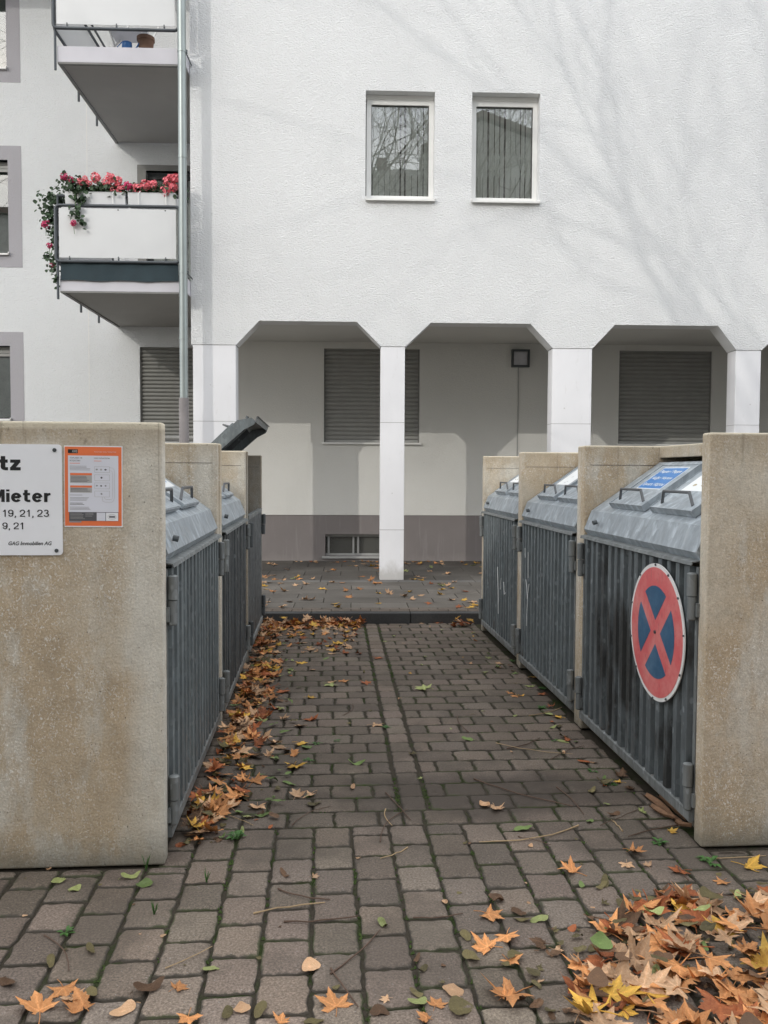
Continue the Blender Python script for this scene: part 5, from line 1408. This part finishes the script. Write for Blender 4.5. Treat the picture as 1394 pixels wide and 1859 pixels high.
for i, L in enumerate(ALL):
    x, y, z, s, k, c, tl, rz, pl, var, td = L
    me, mb = get_leaf(k, c, var)
    Mx = leaf_matrix(L)
    lowest = min((Mx@Vector(v)).z for v in mb.v[:40]); base = z if y < 8.5 else z
    if lowest < base-.001: Mx = Matrix.Translation((0, 0, base-lowest))@Mx
    if i < 296:
        o = bpy.data.objects.new('leaf', me); COL.objects.link(o); o.matrix_world = Mx
        kn = KN[k]; lab = '%s %s leaf %s' % (CN[c], kn, pl)
        if pl.startswith(('in the big', 'on top', 'lying on top', 'in the thin')):
            lab = leaf_zone(L)
        elif pl.startswith(('drift', 'scattered', 'crumb', 'small and loose', 'along the')):
            sz = 'small ' if s < .075 else ('broad ' if s > .095 else ''); at_ = ('flat', 'tilted')[tl*(.3+.7*((rz*7.3) % 1)) > .22]
            side = 'inner side' if x < -.46 else ('outer side' if x > -.32 else 'middle')
            if pl.startswith('crumb'): lab = '%s %s leaf scrap on the foreground blocks, %s, %s' % (CN[c], kn, 'left' if x < -.2 else ('centre' if x < .7 else 'right'), 'nearer' if y < 2.8 else 'farther')
            elif pl.startswith('small and') or pl.startswith('along the'): lab = '%s%s %s leaf %s, %s third' % (sz, CN[c], kn, pl, 'near' if y < 4.8 else ('middle' if y < 6.4 else 'far'))
            else: lab = '%s%s %s leaf, %s, %s, %s' % (sz, CN[c], kn.replace(' shaped', ''), at_, pl, side)+(', near end' if (y < 4.2 or 5.0 < y < 5.8) else '')
        tag(o, lab, 'leaf', 'fallen leaves, %s' % pl if (pl.startswith('in the') and 'heap' in pl or 'drift' in pl or 'along' in pl or 'scattered' in pl or 'litter' in pl or 'crumb' in pl or 'small and loose' in pl or 'pavement' in pl or 'arcade' in pl or 'on top' in pl) else 'single fallen leaves')
    else:
        r_ = rest.setdefault(c, MB()); t = rr.uniform(.6, 1.15); r_.col = (t, t, t)
        r_.add([(Mx@Vector(v))[:] for v in mb.v], mb.f)
big = MB(); mats = []
for c, r_ in rest.items():
    big.mi = len(mats); mats.append(ML[c]); b0 = len(big.v); big.v += r_.v; big.f += [tuple(i+b0 for i in f) for f in r_.f]; big.m += [big.mi]*len(r_.f); big.c += r_.c
o = big.build('leaf_litter', mats, smooth=False, recalc=False, cols=True); tag(o, 'loose small and deep lying fallen leaves between the larger ones', 'leaf litter', kind='stuff')

# twigs and leaf stalks
def where(x, y):
    a = 'left' if x < .2 else ('middle' if x < .8 else 'right')
    return a
for i, ((x0, y0), (x1, y1)) in enumerate(TW):
    rr = random.Random(i+50); n_ = 7; L = hypot(x1-x0, y1-y0); bw = rr.uniform(-.12, .12)*L; pts = []
    for k in range(n_):
        t = k/(n_-1); px, py = x0+(x1-x0)*t, y0+(y1-y0)*t
        nx, ny = -(y1-y0)/L, (x1-x0)/L
        pts.append((px-x0+nx*bw*sin(pi*t), py-y0+ny*bw*sin(pi*t), .004+.006*sin(pi*t)*rr.random()))
    m = MB(); r0 = rr.uniform(.0014, .0026); m.tube(pts, [r0*1.5]+[r0]*(n_-2)+[r0*.7], 5)
    pale = i % 3 == 2
    o = m.build('twig', M['straw'] if pale else M['twig'], smooth=True, loc=(x0, y0, 0))
    tag(o, TWL[i], 'twig')
# weeds in the joints
def weed(i, x, y, s, z=0.0):
    rr = random.Random(i*3+1); T = thing('weed', WDL[i], 'weed', (x, y, z)); m = MB(); m2 = MB()
    grass = i in (1, 18, 19)
    s *= .62 if not grass else .8; n_ = 13 if not grass else 9
    for k in range(n_):
        a = rr.uniform(0, 2*pi); l = s*rr.uniform(.6, 1.2); hh = (.35 if not grass else 1.6)*s*rr.uniform(.5, 1.3)*(1.6 if i in (2,) else 1)
        if grass:
            l *= .5; m.add([(0.003*cos(a+1.57), .003*sin(a+1.57), 0), (-.003*cos(a+1.57), -.003*sin(a+1.57), 0), (l*.5*cos(a), l*.5*sin(a), hh*.7), (l*cos(a), l*sin(a), hh)], [(0, 1, 2), (0, 2, 3)])
        else:
            w_ = s*rr.uniform(.16, .26); c_, s_ = cos(a), sin(a); sx = -s_*w_; sy = c_*w_
            b0 = .25
            m.add([(c_*l*b0, s_*l*b0, hh*.4), (c_*l*.6+sx, s_*l*.6+sy, hh*.9), (c_*l*.6, s_*l*.6, hh*.75), (c_*l*.6-sx, s_*l*.6-sy, hh*.9), (c_*l*1.05, s_*l*1.05, hh*.7)], [(0, 1, 2), (0, 2, 3), (2, 1, 4), (2, 4, 3)])
            m2.tube([(0, 0, 0), (c_*l*b0, s_*l*b0, hh*.4)], .0016, 4)
    m.build('foliage', M['weed'], T, recalc=False)
    if not grass: m2.build('stem', M['weed'], T)
for i, ((x, y), s) in enumerate(WD): weed(i, x, y, s, .118 if y > 8.6 else -.004)
# moss cushions in the joints
mm = MB(); rr = random.Random(77)
for _ in range(1500):
    if rr.random() < .5:
        k = rr.randint(-9, 16); x = .130+k*CW+rr.gauss(0, .003); y = rr.uniform(2.0, 3.57)
        if noise.noise(Vector((x*1.5, y*1.5, 9))) < .02: continue
    else:
        y = 3.575+.16*rr.randint(1, 29)+rr.gauss(0, .003); x = rr.uniform(-.5, 1.5)
        if rr.random() < .45: y = rr.uniform(3.7, 8.3); x = (.352 if rr.random() < .6 else .494)+(y-3.73)*.0165+rr.gauss(0, .004)
        if noise.noise(Vector((x*1.3, y*1.3, 4))) < .0: continue
    for q in range(3):
        r_ = rr.uniform(.002, .0055); c = Vector((x+rr.gauss(0, .006), y+rr.gauss(0, .006), -.009))
        n_ = 6; vs = [(c.x, c.y, c.z+r_*1.6)]+[(c.x+r_*cos(k*pi/3)*rr.uniform(.7, 1.2), c.y+r_*sin(k*pi/3)*rr.uniform(.7, 1.2), c.z) for k in range(6)]
        mm.add(vs, [(0, k+1, (k+1) % 6+1) for k in range(6)])
M['moss'] = plain('moss', (.045, .075, .014), .9, 0, .5, 40)
tag(mm.build('moss', M['moss'], recalc=False), 'green moss growing in the joints of the paving', 'moss', kind='stuff')
# curled strips of plane bark at the foot of the right bin
for i, ((x0, y0), (x1, y1)) in enumerate(BK):
    rr = random.Random(i+5); L = hypot(x1-x0, y1-y0); w_ = (.030, .022, .026, .02)[i]; n_ = 9; vs = []
    nx, ny = -(y1-y0)/L, (x1-x0)/L
    for k in range(n_):
        t = k/(n_-1); ww = w_*(.45+.55*sin(pi*min(1, t*1.2+.08)))*rr.uniform(.85, 1.1)
        for q, h_ in ((-1, .012), (-.4, .004), (.4, .005), (1, .016)):
            vs.append(((x1-x0)*t+nx*ww*q*.6, (y1-y0)*t+ny*ww*q*.6, h_+.004*sin(t*5+i)+.012*i*.4))
    m = MB(); m.add(vs, [(k*4+j, k*4+j+1, (k+1)*4+j+1, (k+1)*4+j) for k in range(n_-1) for j in range(3)])
    n0 = len(vs); m.add([(a, b, c-.003) for a, b, c in vs], [(k*4+j, k*4+j+1, (k+1)*4+j+1, (k+1)*4+j) for k in range(n_-1) for j in range(3)])
    o = m.build('bark_strip', plain('bark_strip_%d' % i, (.20, .11, .06), .8, 0, .3, 30), loc=(x0, y0, 0), recalc=False)
    tag(o, ('longest curled brown bark strip at the foot of the nearest right door', 'bark strip lying closest to the nearest right door rail', 'flat bark strip in front of the other two at the right door', 'short bark strip nearest the corner of the right end wall')[i], 'bark')

# ------------------------------------------------------------------ behind the camera: plane tree and opposite house
rt = random.Random(14)
TR = thing('plane_tree', 'tall bare plane tree on the street side whose shadow falls on the facade', 'tree', (-1.7, -2.6, 0))
tk = MB(); tk.tube([(0, 0, 0), (.05, .02, 1.5), (.1, .0, 3.6), (.0, .1, 5.4)], [.34, .28, .25, .22], 14); tk.build('trunk', M['bark'], TR, smooth=True)
cm = MB()
def grow(p, d, L, r_, dep):
    pts = [p]; q = p.copy(); dd = d.copy(); n_ = 5
    for k in range(n_):
        dd = (dd+Vector((rt.gauss(0, .13), rt.gauss(0, .13), rt.gauss(.02, .10)))).normalized(); q = q+dd*(L/n_); pts.append(q.copy())
    cm.tube(pts, [r_*(1-.45*k/n_) for k in range(n_+1)], 7 if dep < 3 else 4, False)
    if dep >= 6: return
    nb = 3 if dep < 2 else rt.choice((2, 3, 3))
    for k in range(nb):
        t = rt.randint(2, n_); a = rt.uniform(.35, .85)
        ax = dd.orthogonal(); ax.rotate(Quaternion(dd, rt.uniform(0, 2*pi)))
        nd = dd.copy(); nd.rotate(Quaternion(ax.normalized(), a))
        grow(pts[t] if k else pts[-1], nd if k else dd, L*rt.uniform(.64, .86), r_*(.60 if k else .70)*rt.uniform(.85, 1.05), dep+1)
for a_, el, L, r_ in ((2.9, 1.0, 4.0, .085), (3.3, .70, 3.8, .075), (2.5, .9, 4.4, .085), (.9, 1.0, 3.4, .075), (4.4, 1.0, 3.6, .075), (3.0, 1.35, 4.8, .09), (3.9, .8, 4.0, .08)):
    grow(Vector((.0, .1, 5.2)), Vector((cos(a_)*cos(el), sin(a_)*cos(el), sin(el))), L, r_, 0)
co_ = cm.build('crown', M['bark'], TR)
T2 = TR.copy(); COL.objects.link(T2); T2.location = (3.6, -8.5, 0); T2.rotation_euler = (0, 0, 2.4); T2['label'] = 'second bare plane tree farther back, mirrored in the upper windows'
for c_ in list(TR.children):
    q_ = c_.copy(); COL.objects.link(q_); q_.parent = T2
for o_2 in (TR, T2): o_2['group'] = 'plane trees along the street'
H = thing('opposite_house', 'tall rendered house with a gable across the street behind the viewer', 'building', (5, -16.5, 0))
m = MB(); m.prism([(-15, 0), (16, 0), (16, 13.6), (9.5, 13.8), (.0, 17.3), (-2.6, 15.8), (-2.6, 15.1), (-15, 15.1)], -9, 0, 'y'); m.build('wall', M['h_wall'], H)
m = MB(); m.prism([(9.6, 13.85), (.0, 17.4), (-2.7, 15.85), (-2.7, 16.1), (.0, 17.65), (9.7, 14.1)], -9.2, .25, 'y'); m.box(-4.7, -4.2, -2, -1, 15.1, 16.0); m.build('roof', M['h_roof'], H)
for x0_, x1_, zt_, lb_ in ((-40, -15.3, 14.4, 'unseen flat roofed house added left of the gable to darken window reflections'), (16.3, 40, 13.0, 'unseen flat roofed house added right of the gable, matching the left one')):
    H2 = thing('opposite_house', lb_, 'building', (5, -16.5, 0))  # unseen houses added so the wing windows mirror less bright sky
    m = MB(); m.box(x0_, x1_, -9, 0, 0, zt_); m.build('wall', M['h_wall'], H2)
    m = MB(); m.box(x0_-.1, x1_+.1, -9.3, .3, zt_, zt_+.3); m.build('roof', M['h_roof'], H2)
    for i in range(7):
        for j in range(4):
            xx = x0_+1.4+i*3.3; zz = 1.5+j*3.1
            m = MB(); m.holes(rect(xx, xx+1.3, zz, zz+1.5), [rect(xx+.07, xx+1.23, zz+.07, zz+1.43)], .0, .05); wf = m.build('window', M['frame_w'], H2)
            m = MB(); m.box(xx+.06, xx+1.24, .005, .02, zz+.06, zz+1.44); m.build('pane', M['frame_d'], wf)
for i in range(9):
    for j in range(4):
        if i == 5 and j == 0: continue
        xx = -13+i*3.2; zz = 1.4+j*3
        m = MB(); m.holes(rect(xx, xx+1.2, zz, zz+1.5), [rect(xx+.07, xx+1.13, zz+.07, zz+1.43)], .0, .05); wf = m.build('window', M['frame_w'], H)
        m = MB(); m.box(xx+.06, xx+1.14, .005, .02, zz+.06, zz+1.44); m.build('pane', M['frame_d'], wf)
